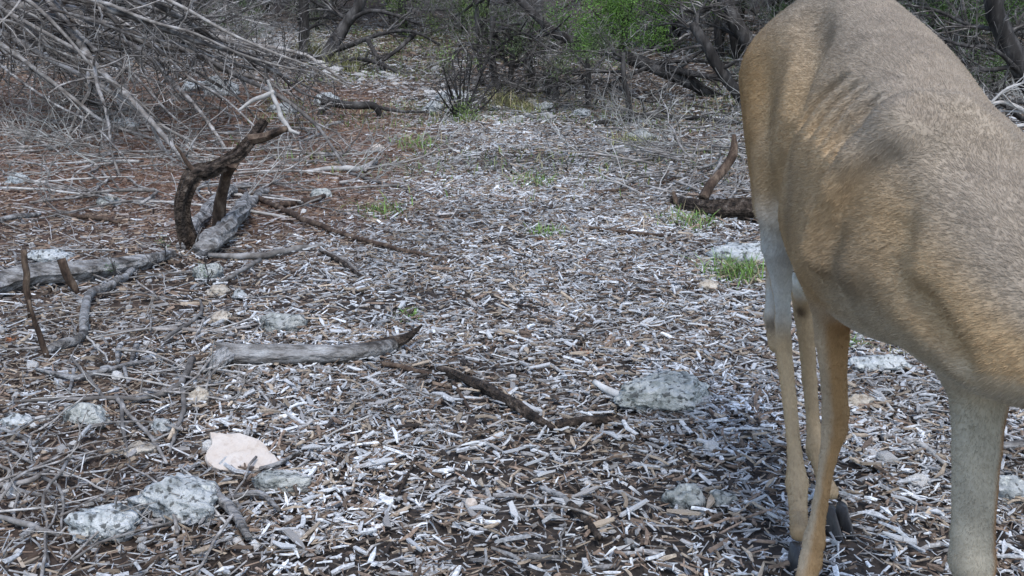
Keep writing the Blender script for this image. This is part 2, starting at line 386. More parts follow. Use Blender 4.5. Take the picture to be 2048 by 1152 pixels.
ROCKS = [  # px, base row, width px, height px, material, sub, label
    (345, 1050, 215, 105, 'limestone', 5, 'largest rough grey lichened limestone rock beside the pale flat slab'),
    (190, 1085, 135, 80, 'limestone', 5, 'grey speckled rounded limestone rock, next to the largest grey rock'),
    (396, 812, 46, 40, 'tanrock', 4, 'tan angular stone beside the stub of the grey log'),
    (555, 670, 92, 44, 'mossrock', 4, 'greenish grey lichened stone lying above the grey log'),
    (415, 566, 58, 52, 'mossrock', 4, 'round grey stone at the foot of the bent snag'),
    (432, 596, 50, 28, 'tanrock', 4, 'pale knobbly stone touching the round grey stone'),
    (478, 600, 34, 22, 'limestone', 3, 'small grey stone beside the pale knobbly stone'),
    (437, 652, 46, 32, 'tanrock', 4, 'cream pointed stone on litter below the pale knobbly stone'),
    (90, 530, 80, 34, 'limestone', 4, 'grey domed stone behind the fallen log'),
    (1380, 1026, 88, 58, 'mossrock', 4, 'beige blocky stone in the mulch, larger of a touching pair'),
    (1446, 1022, 54, 44, 'mossrock', 4, 'beige small stone in the mulch, smaller of a touching pair'),
    (1345, 832, 205, 100, 'mossrock', 5, 'broad mossy limestone outcrop half buried in the mulch'),
    (1420, 586, 40, 28, 'tanrock', 4, 'tan stone on the mulch near the bright grass tuft'),
    (1500, 530, 125, 48, 'limestone', 4, 'blue grey flat limestone rock behind the bright grass tuft'),
    (1278, 285, 62, 28, 'mossrock', 4, 'green grey rock at the far right edge of the trail'),
    (320, 876, 44, 42, 'limestone', 4, 'white pitted stone among twigs above the pale slab'),
    (272, 920, 70, 36, 'tanrock', 4, 'low tan stone half buried beside the pale slab'),
    (165, 855, 90, 50, 'mossrock', 4, 'flat grey green stone sunk in dark litter'),
    (25, 860, 60, 30, 'limestone', 4, 'pale low stone beside a sunken grey green stone'),
    (560, 990, 120, 52, 'mossrock', 4, 'dark mossy stone under the corner of the pale slab'),
    (212, 416, 46, 26, 'mossrock', 3, 'brown grey stone on reddish soil behind the bent snag'),
    (28, 372, 54, 30, 'limestone', 3, 'grey stone under the dead brush on reddish soil'),
    (940, 1028, 28, 34, 'slab', 3, 'small pale flat stone standing in the mulch'),
    (865, 226, 40, 26, 'limestone', 3, 'white grey stone beside the many stemmed shrub'),
    (905, 205, 66, 26, 'limestone', 3, 'flat grey ledge stone behind the many stemmed shrub'),
    (430, 195, 66, 44, 'limestone', 4, 'pale blocky rock under the fallen dead branches'),
    (385, 186, 70, 30, 'limestone', 3, 'long pale rock next to a blocky rock under dead branches'),
    (1724, 822, 52, 36, 'tanrock', 4, 'white angular stone on the mulch behind the deer'),
    (1770, 752, 120, 44, 'limestone', 4, 'grey green rock behind the deer chest'),
    (755, 305, 24, 18, 'slab', 3, 'bright white stone on reddish soil at the trail edge'),
    (245, 262, 50, 26, 'limestone', 3, 'blue grey stone under trailing dead branches'),
    (1090, 222, 34, 22, 'limestone', 3, 'grey stone at the base of the short dark trunk'),
    (1165, 235, 30, 20, 'limestone', 3, 'small grey rock right of the short dark trunk'),
    (640, 400, 40, 26, 'mossrock', 3, 'dark brown stone near the grass at the trail edge'),
    (2020, 1010, 90, 70, 'limestone', 4, 'grey rock on the mulch beside the deer foreleg'),
    (565, 230, 60, 26, 'limestone', 3, 'grey rock behind the bent snag tip'),
    (650, 215, 60, 30, 'limestone', 3, 'pale rock under the arched dark limb'),
]
for k, (px, py, wp, hp, mt, sub, lab) in enumerate(ROCKS):
    p = G(px, py); m = mpp(p[1]); W, Hh = wp * m, hp * m
    D = min(W * .85, W * .5 + Hh * .5)
    if px == 1345: D = W * .8; Hh *= .7
    # height seen from above mixes with depth
    o = obj('rock', mesh_ := rock_mesh('rock', (W * 1.12, D, Hh * 1.15), M[mt], 100 + k, sub), None, (p[0], p[1] + D * .42, p[2] + Hh * .22))
    tag(o, lab, 'rock')

# the pale flat slab, leaning on the litter
poly = [(418, 866), (441, 864), (478, 866), (520, 880), (541, 902), (562, 926), (547, 934), (508, 938), (471, 942), (427, 936), (413, 920), (411, 906), (422, 888)]
base = G(480, 948) + np.array([0, 0, .012]); tilt = math.radians(20); nv = np.array([.06, -math.sin(tilt), math.cos(tilt)]); nv /= np.linalg.norm(nv)
O = np.array([0, 0, CAM_H]); pts = []
fine = spline(np.array(poly + [poly[0]], float), 40)[:-1]
rr = np.random.default_rng(3)
for px, py in fine + rr.normal(0, .9, fine.shape):
    d = ray(px, py); t = ((base - O) @ nv) / (d @ nv); pts.append(O + d * t)
pts = np.array(pts); cen = pts.mean(0); n = len(pts)
rings = [cen + (pts - cen) * .86 + nv * .0015, cen + (pts - cen) * .97, pts - nv * .005, cen + (pts - cen) * 1.0 - nv * .017, cen + (pts - cen) * .9 - nv * .024]
V = np.concatenate([r_ + (rr.normal(0, .0008, r_.shape) if k else 0) for k, r_ in enumerate(rings)])
fs = [np.array([[a * n + j, a * n + (j + 1) % n, (a + 1) * n + (j + 1) % n, (a + 1) * n + j] for a in range(4) for j in range(n)])[:, ::-1]]
fs += [np.arange(n)[None], (4 * n + np.arange(n))[::-1][None]]
tag(obj('stone_slab', mesh('stone_slab', V - cen, fs, M['slab'], None, False), None, cen), 'flat pale pinkish limestone slab lying beside the trail', 'stone slab')

# loose pebbles
pebs = [rock_mesh('pebble', (1, rng.uniform(.6, .9), rng.uniform(.45, .7)), M['pebble'], 300 + k, 3, .9) for k in range(10)]
for k in range(210):
    if k < 150: px, py = rng.uniform(0, 640), rng.uniform(420, 1130)
    elif k < 178: px, py = rng.uniform(1700, 2040), rng.uniform(560, 1050)
    else: px, py = rng.uniform(640, 1500), rng.uniform(300, 1100)
    p = G(px, py); s = np.clip(rng.lognormal(math.log(.02), .45), .009, .055)
    o = obj('pebble', pebs[k % 10], None, (p[0], p[1], p[2] + s * .22)); o.scale = (s, s, s); o.rotation_euler = (rng.normal(0, .3), rng.normal(0, .3), rng.uniform(0, 6.28))
    if k < 150: tag(o, 'small pale limestone pebble on the dark litter left of the trail', 'pebble', 'pebbles on the litter left of the trail')
    elif k < 178: tag(o, 'small pale limestone pebble on the ground behind the deer', 'pebble', 'pebbles behind the deer')
    else: tag(o, 'small pale limestone pebble lying on the mulch trail', 'pebble', 'pebbles on the mulch trail')
# white stones of the stony far stretch of the trail
for k in range(110):
    px = rng.uniform(500, 1130); py = 128 + (px - 640) * (.21 if px > 640 else .42) + rng.normal(0, 18); p = G(px, max(py, 50)); s = rng.uniform(.035, .11) * (1.8 if px < 680 else 1)
    o = obj('pale_stone', pebs[k % 10], None, (p[0], p[1], p[2] + s * .1)); o.scale = (s * 1.3, s, s * .8); o.rotation_euler = (rng.normal(0, .2), rng.normal(0, .2), rng.uniform(0, 6.28))
    tag(o, 'bleached flat stone on the rocky far stretch of the trail', 'stone', 'stones on the rocky far trail')

# single larger chips lying on top of the mulch
chipm = []
for k in range(16):
    V, f, cc = chips(np.zeros((1, 3)), np.array([1.]), np.array([rng.uniform(.12, .24)]), np.array([rng.uniform(.05, .09)]), np.zeros(1), np.zeros(1), np.zeros(1), pick_col(1, [.3, .25, .12, .16, .05, .0, .0, .25]), 0)
    chipm.append(mesh('wood_chip', V, f, M['chip'], cc))
cnt = 0
while cnt < 280:
    x, y = scatter(1, 1.75, 3.6, -.02); x, y = float(x[0]), float(y[0])
    if path_mask(np.array([x]), np.array([y]))[0] < .6: continue
    s = rng.uniform(.035, .065)
    o = obj('wood_chip', chipm[cnt % 16], None, (x, y, float(terrain(x, y)) + .015)); o.scale = (s, s, s); o.rotation_euler = (rng.normal(0, .3), rng.normal(0, .12), rng.uniform(0, 6.28))
    tag(o, 'larger loose splinter of weathered wood lying on top of the mulch', 'wood chip', 'larger wood chips on the mulch'); cnt += 1

# ------------------------------------------------------------------ logs, limbs and sticks traced on the ground
def limb_mesh(name, pts, radii, mat, sides=10, k=None, rough=.1, seed=0, wob=.25):
    pts = np.asarray(pts, float); k = k or max(8, len(pts) * 5); k = int(k * (1.6 if sides >= 9 else 1)); sides = int(sides * 1.5) if sides >= 9 else sides
    c = spline(pts, k); rr_ = np.interp(np.linspace(0, 1, k), np.linspace(0, 1, len(radii)), radii)
    r = np.random.default_rng(seed)
    nk = max(4, int(np.linalg.norm(np.diff(c, axis=0), axis=1).sum() / (rr_.mean() * 3.5)))
    wv = spline(r.normal(size=(min(nk, 30), 3)), k)
    c = c + wv * (rr_[:, None] * wob * .8)
    V, f = tubes(c[None], rr_[None], sides, 0, True, r)
    if sides >= 7:                                            # furrows along the grain, knots and dents
        arc = np.concatenate([[0], np.cumsum(np.linalg.norm(np.diff(c, axis=0), axis=1))]) / rr_.mean()
        an = np.arange(sides) / sides; o_ = r.uniform(0, 90)
        A_, S_ = np.meshgrid(an, arc); per = lambda fq, fl: fbm(np.cos(A_ * 6.283) * fq + o_ + S_ * fl, np.sin(A_ * 6.283) * fq + o_ * 1.7, 3)
        dsp = 1 + rough * (2.2 * per(1.1, .10) + 2.0 * per(3.2, .05)); cc_ = np.repeat(c, sides, 0); V = cc_ + (V - cc_) * dsp.reshape(-1, 1)
    return mesh(name, V, f, mat, None, sides >= 6 and rough < .3)
def ground_pts(pix, radp, lift=1.0):
    out, rad = [], []
    for k, (px, py) in enumerate(pix):
        rp = np.interp(k / max(1, len(pix) - 1), np.linspace(0, 1, len(radp)), radp)
        g = G(px, py + rp * .6); rm_ = rp * mpp(g[1]); g[2] += rm_ * lift + .009; out.append(g); rad.append(rm_)
    return np.array(out), np.array(rad)
def stick(name, label, cat, pix, radp, mat, sides=8, seed=0, group=None, rough=.12, lift=.9):
    P_, R_ = ground_pts(pix, radp, lift); b = P_[0].copy()
    return tag(obj(name, limb_mesh(name, P_ - b, R_, M[mat], sides, None, rough, seed), None, b), label, cat, group)

# grey log with broken stub
P_, R_ = ground_pts([(436, 722), (500, 724), (600, 722), (690, 720), (745, 712), (790, 700)], [23, 21, 20, 18, 17, 13], .85)
b = P_[0].copy(); t = thing('fallen_log', 'smooth grey weathered log with a white broken stub at the trail edge', 'log', b)
obj('trunk', limb_mesh('trunk', P_ - b, R_, M['grey_wood'], 16, 50, .22, 1), t)
e = P_[-1]; obj('broken_tip', limb_mesh('broken_tip', np.array([e - [.06, 0, .004], e, e + [.035, .0, .02], e + [.075, .02, .05]]) - b, [R_[-1] * 1.12, R_[-1], R_[-1] * .7, .003], M['snag_bark'], 9, 14, .3, 2), t)
e = P_[0]; obj('stub', limb_mesh('stub', np.array([e + [.02, .0, .005], e + [.01, -.05, -.005], e + [-.005, -.11, -.022]]) - b, [.022, .02, .008], M['pale_wood'], 12, 20, .8, 3), t)
# broken branch across the mulch
P_, R_ = ground_pts([(878, 748), (950, 778), (1010, 808), (1060, 842), (1108, 868)], [8, 14, 13, 12, 6], .95)
b = P_[0].copy(); t = thing('broken_branch', 'brown knobbly broken branch lying diagonally across the mulch', 'branch', b)
obj('stem', limb_mesh('stem', P_ - b, R_ * .82, M['snag_bark'], 12, 40, .4, 5), t)
P2, R2 = ground_pts([(905, 775), (925, 805), (944, 832)], [5, 4, 3], 1.2); obj('side_twig', limb_mesh('side_twig', P2 - b, R2, M['dark_bark'], 6, 10, .1, 6), t)
stick('branch_stub', 'short dark chunk of branch beside the tip of the brown broken branch', 'branch', [(1112, 862), (1150, 856), (1216, 852)], [7, 9, 11], 'snag_bark', 9, 7)
stick('stick', 'thin brown stick joining the grey log and the broken branch', 'stick', [(765, 735), (820, 750), (890, 765)], [6, 6, 3], 'dark_bark', 7, 8)

# bent standing snag with a second leg and fork
y0 = G(378, 500)[1]
pp = [(380, 505, 0), (370, 440, 0), (369, 390, .0), (385, 352, .02), (430, 336, .06), (468, 312, .1), (496, 280, .14), (526, 240, .18)]
P_ = np.array([Y(a, c_, y0 + d_) for a, c_, d_ in pp]); m = mpp(y0); b = G(380, 500)
t = thing('dead_snag', 'dark brown bent snag arching out of the ground with a broken tip', 'snag', b)
obj('trunk', limb_mesh('trunk', P_ - b, np.array([16, 13.5, 14, 15.5, 15, 14, 12, 9.5]) * m, M['snag_bark'], 18, 80, .6, 11, .4), t)
P2 = np.array([Y(500, 282, y0 + .13), Y(530, 272, y0 + .12), Y(560, 262, y0 + .1), Y(574, 256, y0 + .1)]); obj('fork', limb_mesh('fork', P2 - b, np.array([11, 9, 7, 5]) * m, M['dark_bark'], 12, 20, .35, 12), t)
P2 = np.array([Y(462, 325, y0 + .1), Y(448, 360, y0 + .16), Y(440, 390, y0 + .2), Y(432, 420, y0 + .24)]); P2[-1][2] = terrain(P2[-1][0], P2[-1][1]) - .01
obj('second_leg', limb_mesh('second_leg', P2 - b, np.array([12, 10, 11, 13]) * m, M['dark_bark'], 12, 20, .35, 13), t)
P2 = np.array([Y(392, 345, y0), Y(370, 318, y0), Y(350, 290, y0 - .02)]); obj('side_twig', limb_mesh('side_twig', P2 - b, np.array([6, 4, 2]) * m, M['dark_bark'], 7, 12, .1, 14), t)
# bleached twig hooked over the snag
P2 = np.array([Y(536, 160, y0 + .2), Y(546, 190, y0 + .2), Y(562, 235, y0 + .15), Y(578, 258, y0 + .12), Y(598, 268, y0 + .12)]); b = P2[3].copy()
t = thing('bleached_branch', 'white bleached forked branch hooked over the tip of the bent snag', 'branch', b)
obj('stem', limb_mesh('stem', P2 - b, np.array([2.5, 4, 5, 5, 2.5]) * m, M['pale_twig'], 8, 24, .12, 15), t)
P2 = np.array([Y(478, 222, y0 + .22), Y(505, 200, y0 + .22), Y(532, 190, y0 + .21), Y(548, 184, y0 + .2)]); obj('prong', limb_mesh('prong', P2 - b, np.array([2.5, 4, 5, 4.5]) * m, M['pale_twig'], 8, 16, .12, 16), t)
# grey twisted root at the snag's foot
P_, R_ = ground_pts([(395, 510), (430, 490), (465, 462), (488, 425), (495, 395)], [16, 24, 20, 15, 6], .8); b = P_[0].copy()
t = thing('twisted_root', 'twisted blue grey split root lying at the foot of the bent snag', 'root', b)
obj('main_root', limb_mesh('main_root', P_ - b, R_ * .9, M['grey_wood'], 16, 44, .5, 21), t)
P2, R2 = ground_pts([(365, 500), (400, 450), (430, 415), (465, 390), (510, 375)], [9, 11, 10, 9, 4], 1.); obj('side_root', limb_mesh('side_root', P2 - b, R2, M['grey_wood'], 12, 34, .45, 22), t)
P2, R2 = ground_pts([(450, 470), (520, 398), (540, 385)], [6, 8, 3], 1.); obj('side_root', limb_mesh('side_root', P2 - b, R2, M['grey_wood'], 8, 18, .25, 23), t)
# old log on the far left
P_, R_ = ground_pts([(-120, 620), (0, 582), (50, 568), (115, 560), (200, 548), (290, 530), (345, 512)], [26, 24, 23, 22, 21, 17, 10], .8); b = P_[1].copy()
t = thing('fallen_log', 'old cracked grey brown log half sunk left of the bent snag', 'log', b)
obj('trunk', limb_mesh('trunk', P_ - b, R_ * .9, M['grey_wood'], 16, 60, .36, 31), t)
for (q, rp) in (([(120, 518), (140, 562), (160, 592)], [9, 9, 3]), ([(46, 500), (52, 560), (60, 640)], [6, 7, 4])):
    g = G(*q[-1]); P2 = np.array([Y(a, c_, g[1]) for a, c_ in q]); obj('branch_stub', limb_mesh('branch_stub', P2 - b, np.array(rp) * mpp(g[1]), M['dark_bark'], 8, 14, .15, 32), t)
# zigzag pale branch
P_, R_ = ground_pts([(268, 548), (238, 572), (182, 598), (170, 640), (166, 685), (122, 700), (90, 716)], [6, 8, 9, 9, 8, 10, 5], 1.0); b = P_[0].copy()
t = thing('zigzag_branch', 'pale zigzag branch on the litter in front of the old log', 'branch', b)
obj('stem', limb_mesh('stem', P_ - b, R_, M['grey_wood'], 9, 40, .15, 41), t)
g = G(95, 718); P2 = np.array([Y(58, 600, g[1]), Y(72, 650, g[1]), Y(96, 716, g[1])]); obj('side_twig', limb_mesh('side_twig', P2 - b, np.array([3, 5, 7]) * mpp(g[1]), M['dark_bark'], 7, 12, .1, 42), t)
# long twiggy sticks near the camera
t = None
for nm, lab, segs in [
    ('twiggy_stick', 'long pale twiggy stick with side shoots below the grey log', [([(30, 812), (140, 808), (235, 808), (300, 805), (350, 785), (372, 760), (384, 730)], [3, 4, 5, 5, 6, 7, 7]), ([(235, 806), (262, 845), (300, 880), (335, 940)], [5, 4, 4, 3]), ([(145, 728), (180, 770), (212, 808)], [3, 4, 3]), ([(245, 815), (248, 870), (262, 940)], [4, 4, 2]), ([(368, 790), (368, 830), (355, 870), (340, 915)], [5, 5, 4, 3])]),
    ('twiggy_stick', 'curved pale stick with two white pegs lying in dark litter', [([(75, 748), (140, 764), (190, 760), (250, 742), (330, 728)], [4, 6, 6, 5, 3]), ([(236, 738), (240, 706)], [4, 6]), ([(262, 738), (276, 706)], [4, 6]), ([(140, 800), (150, 750)], [3, 4]), ([(250, 745), (258, 775)], [4, 3])]),
    ('twiggy_stick', 'arched thin grey twig curling round the tan angular stone', [([(375, 760), (420, 752), (470, 762), (520, 792), (558, 845)], [4, 4, 4, 3, 2]), ([(478, 690), (480, 740), (472, 790)], [3, 3, 2])]),
    ('twiggy_stick', 'forked dark grey twig at the bottom left of the slab', [([(0, 865), (40, 880), (70, 895), (95, 870)], [4, 4, 4, 2]), ([(60, 890), (66, 940)], [4, 2]), ([(0, 900), (50, 930), (90, 950)], [3, 4, 2])]),
    ('twiggy_stick', 'thick dark root like stick curving past the mossy stone', [([(425, 985), (450, 1020), (480, 1050), (500, 1090)], [10, 13, 11, 8]), ([(470, 1010), (520, 1000), (560, 1035)], [6, 7, 4]), ([(520, 950), (560, 940), (600, 915)], [5, 5, 3])]),
    ('twiggy_stick', 'grey stick crossing the litter near the greenish grey stone', [([(230, 670), (330, 668), (430, 672), (520, 655)], [3, 4, 4, 2]), ([(330, 690), (400, 640), (402, 608)], [4, 4, 2])]),
    ('twiggy_stick', 'bundle of pale split sticks beside the grey speckled rock', [([(-20, 1040), (60, 1062), (120, 1085)], [6, 7, 4]), ([(-10, 985), (60, 975), (100, 950)], [5, 6, 4]), ([(0, 940), (22, 960), (5, 1000)], [3, 4, 3])]),
    ('twiggy_stick', 'pale thin stick with a crook near the round grey stone', [([(420, 520), (520, 522), (600, 505), (650, 500)], [5, 7, 6, 3]), ([(520, 530), (470, 560), (440, 575)], [4, 5, 3]), ([(640, 508), (690, 530), (716, 552)], [3, 4, 2])]),
]:
    t = None
    for k, (q, rp) in enumerate(segs):
        P_, R_ = ground_pts(q, rp, 1.6 if k else 1.1)
        if t is None: b = P_[0].copy(); t = thing(nm, lab, 'stick', b)
        obj('stem' if k == 0 else 'side_shoot', limb_mesh('stem', P_ - b, R_, M['ground_twig' if 'dark' not in lab else 'grey_wood'], 7, None, .12, 500 + k + len(lab)), t)
for k, (lab, q, rp, mt) in enumerate([
    ('long dark stick running from the bent snag out onto the mulch', [(450, 378), (530, 408), (600, 442), (680, 472), (760, 496), (872, 522)], [4, 6, 6, 5, 5, 3], 'dark_bark'),
    ('thin curved dark twig beside the fallen log on the right', [(1180, 388), (1230, 386), (1290, 383), (1320, 372), (1360, 358)], [2, 3, 3, 3, 2], 'dark_bark'),
    ('pale curved branch on reddish soil at the left trail edge', [(600, 350), (660, 344), (715, 345), (752, 330)], [3, 5, 6, 5], 'pale_twig'),
    ('thin pale stick continuing from the curved branch to the grass', [(700, 352), (760, 372), (832, 388)], [3, 3, 2], 'twig'),
    ('short brown stick in the mulch near the tan stone', [(1180, 462), (1250, 470), (1330, 478)], [3, 4, 3], 'dark_bark'),
    ('straight pale splinter lying next to the mossy outcrop', [(1190, 775), (1230, 795), (1268, 818)], [6, 9, 5], 'pale_twig'),
    ('thin brown stick resting across the mossy outcrop', [(1300, 800), (1390, 822), (1450, 860)], [2, 4, 3], 'snag_bark'),
    ('dark stick on the red soil behind the old log', [(100, 435), (180, 440), (240, 450)], [4, 5, 3], 'dark_bark'),
    ('grey stick beside a dark one on the red soil', [(0, 448), (40, 440), (80, 432)], [5, 6, 4], 'grey_wood'),
    ('dark brown stick below the snag in pale litter', [(560, 420), (620, 408), (650, 398)], [5, 7, 4], 'dark_bark'),
    ('long splinter standing out of the mulch near the beige stones', [(1080, 985), (1120, 1005), (1150, 1030)], [5, 8, 6], 'grey_wood'),
    ('dark forked stick at the bottom of the trail beside beige stones', [(1140, 1020), (1170, 1050), (1200, 1090)], [9, 9, 7], 'snag_bark'),
    ('pale long splinter on mulch behind the deer', [(1810, 885), (1850, 905), (1890, 940)], [5, 6, 4], 'pale_twig'),
    ('thin pale stick on mulch behind the deer legs', [(1730, 785), (1760, 800), (1785, 830)], [4, 5, 3], 'pale_twig'),
    ('grey brown stick lying beside the deer foreleg', [(2000, 905), (2040, 900), (2090, 898)], [8, 10, 9], 'grey_wood'),
    ('straight tan stick on the mulch below the broken branch', [(790, 1010), (812, 970), (830, 925)], [3, 4, 3], 'snag_bark'),
    ('slim brown stick crossing the mulch left of centre', [(640, 508), (680, 530), (720, 560)], [3, 5, 3], 'snag_bark'),
]): stick('stick', lab, 'stick', q, rp, mt, 7, 60 + k)

# fallen log on the right with upright branch
P_, R_ = ground_pts([(1345, 405), (1390, 422), (1450, 430), (1540, 430), (1640, 420)], [8, 14, 18, 21, 22], .85); b = P_[0].copy()
t = thing('fallen_log', 'dark rough barked log with an upright branch behind the deer', 'log', b)
obj('trunk', limb_mesh('trunk', P_ - b, R_, M['snag_bark'], 16, 54, .4, 81), t)
yb = P_[1][1]; P2 = np.array([Y(1403, 400, yb), Y(1425, 365, yb + .05), Y(1452, 338, yb + .1), Y(1466, 305, yb + .12), Y(1466, 270, yb + .15)])
obj('branch', limb_mesh('branch', P2 - b, np.array([11, 10, 9, 9, 4]) * mpp(yb), M['dark_bark'], 9, 28, .2, 82), t)
P2 = np.array([Y(1352, 408, yb - .02), Y(1347, 384, yb)]); obj('branch_stub', limb_mesh('branch_stub', P2 - b, np.array([5, 4]) * mpp(yb), M['dark_bark'], 7, 8, .15, 83), t)
stick('fallen_limb', 'long thin dark limb lying along the right side of the far trail', 'limb', [(1192, 250), (1250, 243), (1300, 239), (1380, 241), (1480, 250)], [4, 5, 5, 5, 4], 'trunk', 8, 84)
t = None
for q, rp in (([(640, 198), (690, 210), (745, 210), (762, 232), (772, 258)], [9, 8, 7, 5, 3]), ([(745, 212), (800, 222), (850, 224)], [4, 3, 2]), ([(660, 206), (640, 230), (655, 250)], [6, 5, 2])):
    yb = G(690, 235)[1]; P_ = np.array([Y(a, c_, yb) for a, c_ in q])
    if t is None: b = np.array([P_[-1][0], yb, float(terrain(P_[-1][0], yb))]); t = thing('arched_limb', 'dark arched dead limb hanging low over the left trail edge', 'limb', b)
    obj('limb', limb_mesh('limb', P_ - b, np.array(rp) * mpp(yb), M['trunk'], 8, 22, .12, 85), t)

# ------------------------------------------------------------------ dead branches fanning down on the left
def limb_with_twigs(parent, P_, r0, r1, mat, seed, n2=9, n3_=5, l2=(.25, .6), l3=(.08, .25), sides=7, base=None, name='branch', wig2=.16, bend=-.02, ang=(15, 50), tmat=None):
    r = np.random.default_rng(seed); K = len(P_); b = base
    V, f = tubes((P_ - b)[None], np.linspace(r0, r1, K)[None], sides, .08, True, r)
    o = obj(name, mesh(name, V, f, mat, None, True), parent)
    if n2:
        st, d, t_ = spawn(P_[None] - b, n2, .15, .98, ang, r); l_ = r.uniform(*l2, len(st)) * (1.1 - .5 * t_)
        Pa = grow(st, d, l_, 7, wig2, bend, r); ra = np.linspace(1, .35, 7)[None] * (r0 * (1 - t_) + r1 * t_)[:, None] * .55
        ra = np.maximum(ra, .0014)
        pr = [tubes(Pa, ra, 4, 0, False, r)]
        if n3_:
            st, d, t_ = spawn(Pa, n3_, .1, .95, (25, 70), r); l_ = r.uniform(*l3, len(st))
            Pb = grow(st, d, l_, 5, .28, 0, r); pr.append(tubes(Pb, np.linspace(1, .5, 5)[None] * r.uniform(.0012, .0026, (len(st), 1)), 3, 0, False, r))
        V, f = joinVF(pr); q = obj('twigs', mesh('twigs', V, f, tmat or mat), o); q['kind'] = 'stuff'
    return o
Z = lambda q: (q[0] / 2.88, q[1] / 2.88)
fan1 = [([(94, -10), (156, 80), (194, 135), (257, 194), (333, 278), (384, 342)], 7.0, 5.3, 9, 4),
    ([(-40, 10), (121, 17), (243, 31), (347, 52), (417, 70), (503, 90), (607, 108), (694, 167)], 7.6, 7.6, 10, 3),
    ([(-60, 24), (130, 38), (312, 90), (382, 104), (444, 139), (521, 160), (607, 201)], 7.2, 7.0, 9, 3),
    ([(60, -20), (156, 45), (278, 97), (347, 167), (375, 194), (410, 236), (455, 302)], 7.2, 5.9, 6, 3),
    ([(-30, 45), (104, 121), (174, 156), (250, 200), (330, 255), (420, 300)], 6.6, 5.8, 6, 2.5),
    ([(400, 110), (470, 150), (552, 187), (625, 243), (660, 288), (698, 350)], 7.0, 5.6, 5, 3),
    ([(187, 118), (194, 167), (208, 208), (219, 257), (222, 299), (240, 354)], 6.1, 5.2, 4, 2.5),
    ([(-40, 60), (60, 130), (150, 200), (210, 245), (300, 275), (360, 290)], 6.4, 6.0, 5, 2)]
fan2 = []
r_ = np.random.default_rng(21)
for k in range(34):
    x0 = r_.uniform(-160, 330); yy = r_.uniform(-60, 60) + max(0, (60 - x0) * .35) * r_.random()
    sl = np.radians(r_.uniform(16, 46)); ln = r_.uniform(260, 520); x1 = x0 + ln * math.cos(sl); y1 = yy + ln * math.sin(sl)
    if y1 > 330: y1 = 330 - r_.uniform(0, 60)
    if x1 > 720: x1 = 720 - r_.uniform(0, 80)
    q = [(x0 + (x1 - x0) * t_ + r_.normal(0, 5), yy + (y1 - yy) * (t_ + .16 * t_ * (1 - t_) * r_.uniform(-1.5, 1)) + r_.normal(0, 4)) for t_ in np.linspace(0, 1, 6)]
    gy1 = G(max(x1, 0), max(y1, 60))[1]
    ya = r_.uniform(6.4, 8.4); fan2.append((q, ya, min(max(gy1 - r_.uniform(0, 1.), 5.2), ya), r_.uniform(2.5, 6), 1.8))
fan1 += [(q, ya - .5, max(yb - .5, 4.9), ra * .75, 2) for q, ya, yb, ra, rb in fan2[::4]]
roots = [thing('fallen_juniper', 'bare grey dead juniper top with branches sweeping down to the reddish soil', 'dead tree', np.array([-3.9, 7.3, float(terrain(-3.9, 7.3))])),
         thing('fallen_juniper', 'tangled mass of thinner dead branches behind the sweeping juniper limbs', 'dead tree', np.array([-4.2, 8.0, float(terrain(-4.2, 8.0))]))]
# the butt of each dead top, lying out of frame where its branches start
for ti, fan in enumerate((fan1, fan2)):
    t = roots[ti]; b = np.array(t.location)
    for k, (q, ya, yb, ra, rb) in enumerate(fan):
        n = len(q); P_ = np.array([Y(a, c_, ya + (yb - ya) * i_ / (n - 1)) for i_, (a, c_) in enumerate(q)])
        P_ = spline(P_, 16); g = terrain(P_[:, 0], P_[:, 1]) + .01; P_[:, 2] = np.maximum(P_[:, 2], g)
        if ti == 0 or k % 3 == 0:                       # reach back to the butt
            P_ = np.vstack([spline(np.array([b + [0, 0, .9 + .02 * k], (b + [0, 0, 1.0] + P_[0]) / 2, P_[0]]), 6)[:-1], P_])
        m = mpp((ya + yb) / 2)
        limb_with_twigs(t, P_, ra * m * (1.25 if ti == 0 else 1.0), rb * m * .8, M['ground_twig' if ti == 0 else ('twig' if k % 3 else 'thicket')], 700 + 50 * ti + k, 9 if ti else 8, 4 if ti else 3, (.25, .8), (.06, .3), 7, b, wig2=.24, ang=(25, 80), tmat=M['ground_twig' if ti == 0 else 'twig'])
    Pt = np.array([b + [-.9, .5, .1], b + [-.4, .2, .5], b + [0, 0, .95]]) - b
    obj('trunk', limb_mesh('trunk', Pt, [.11, .1, .07], M['trunk'], 12, 20, .12, 90 + ti), t)

# ------------------------------------------------------------------ twigs scattered on the floor
def twig_mesh(seed, forks):
    r = np.random.default_rng(seed); P_ = grow(np.zeros((1, 3)), np.array([[1., 0, 0]]), np.array([1.]), 9, .16, 0, r); P_[..., 2] *= .25
    P_ -= P_.mean(1, keepdims=True); pr = [tubes(P_, np.linspace(.011, .005, 9)[None], 5, .1, True, r)]
    if forks:
        st, d, t_ = spawn(P_, forks, .15, .9, (30, 65), r); d[:, 2] = np.abs(d[:, 2]) * .5
        Pb = grow(st, d, r.uniform(.15, .4, len(st)), 6, .2, 0, r); pr.append(tubes(Pb, np.linspace(.006, .003, 6)[None].repeat(len(st), 0), 4, 0, False, r))
    V, f = joinVF(pr); return mesh('twig', V, f, None, None, True)
tw_m = []
for k in range(20):
    me = twig_mesh(900 + k, [0, 1, 2, 3][k % 4]); me.materials.append(M['pale_twig' if k % 5 == 0 else 'ground_twig']); tw_m.append(me)
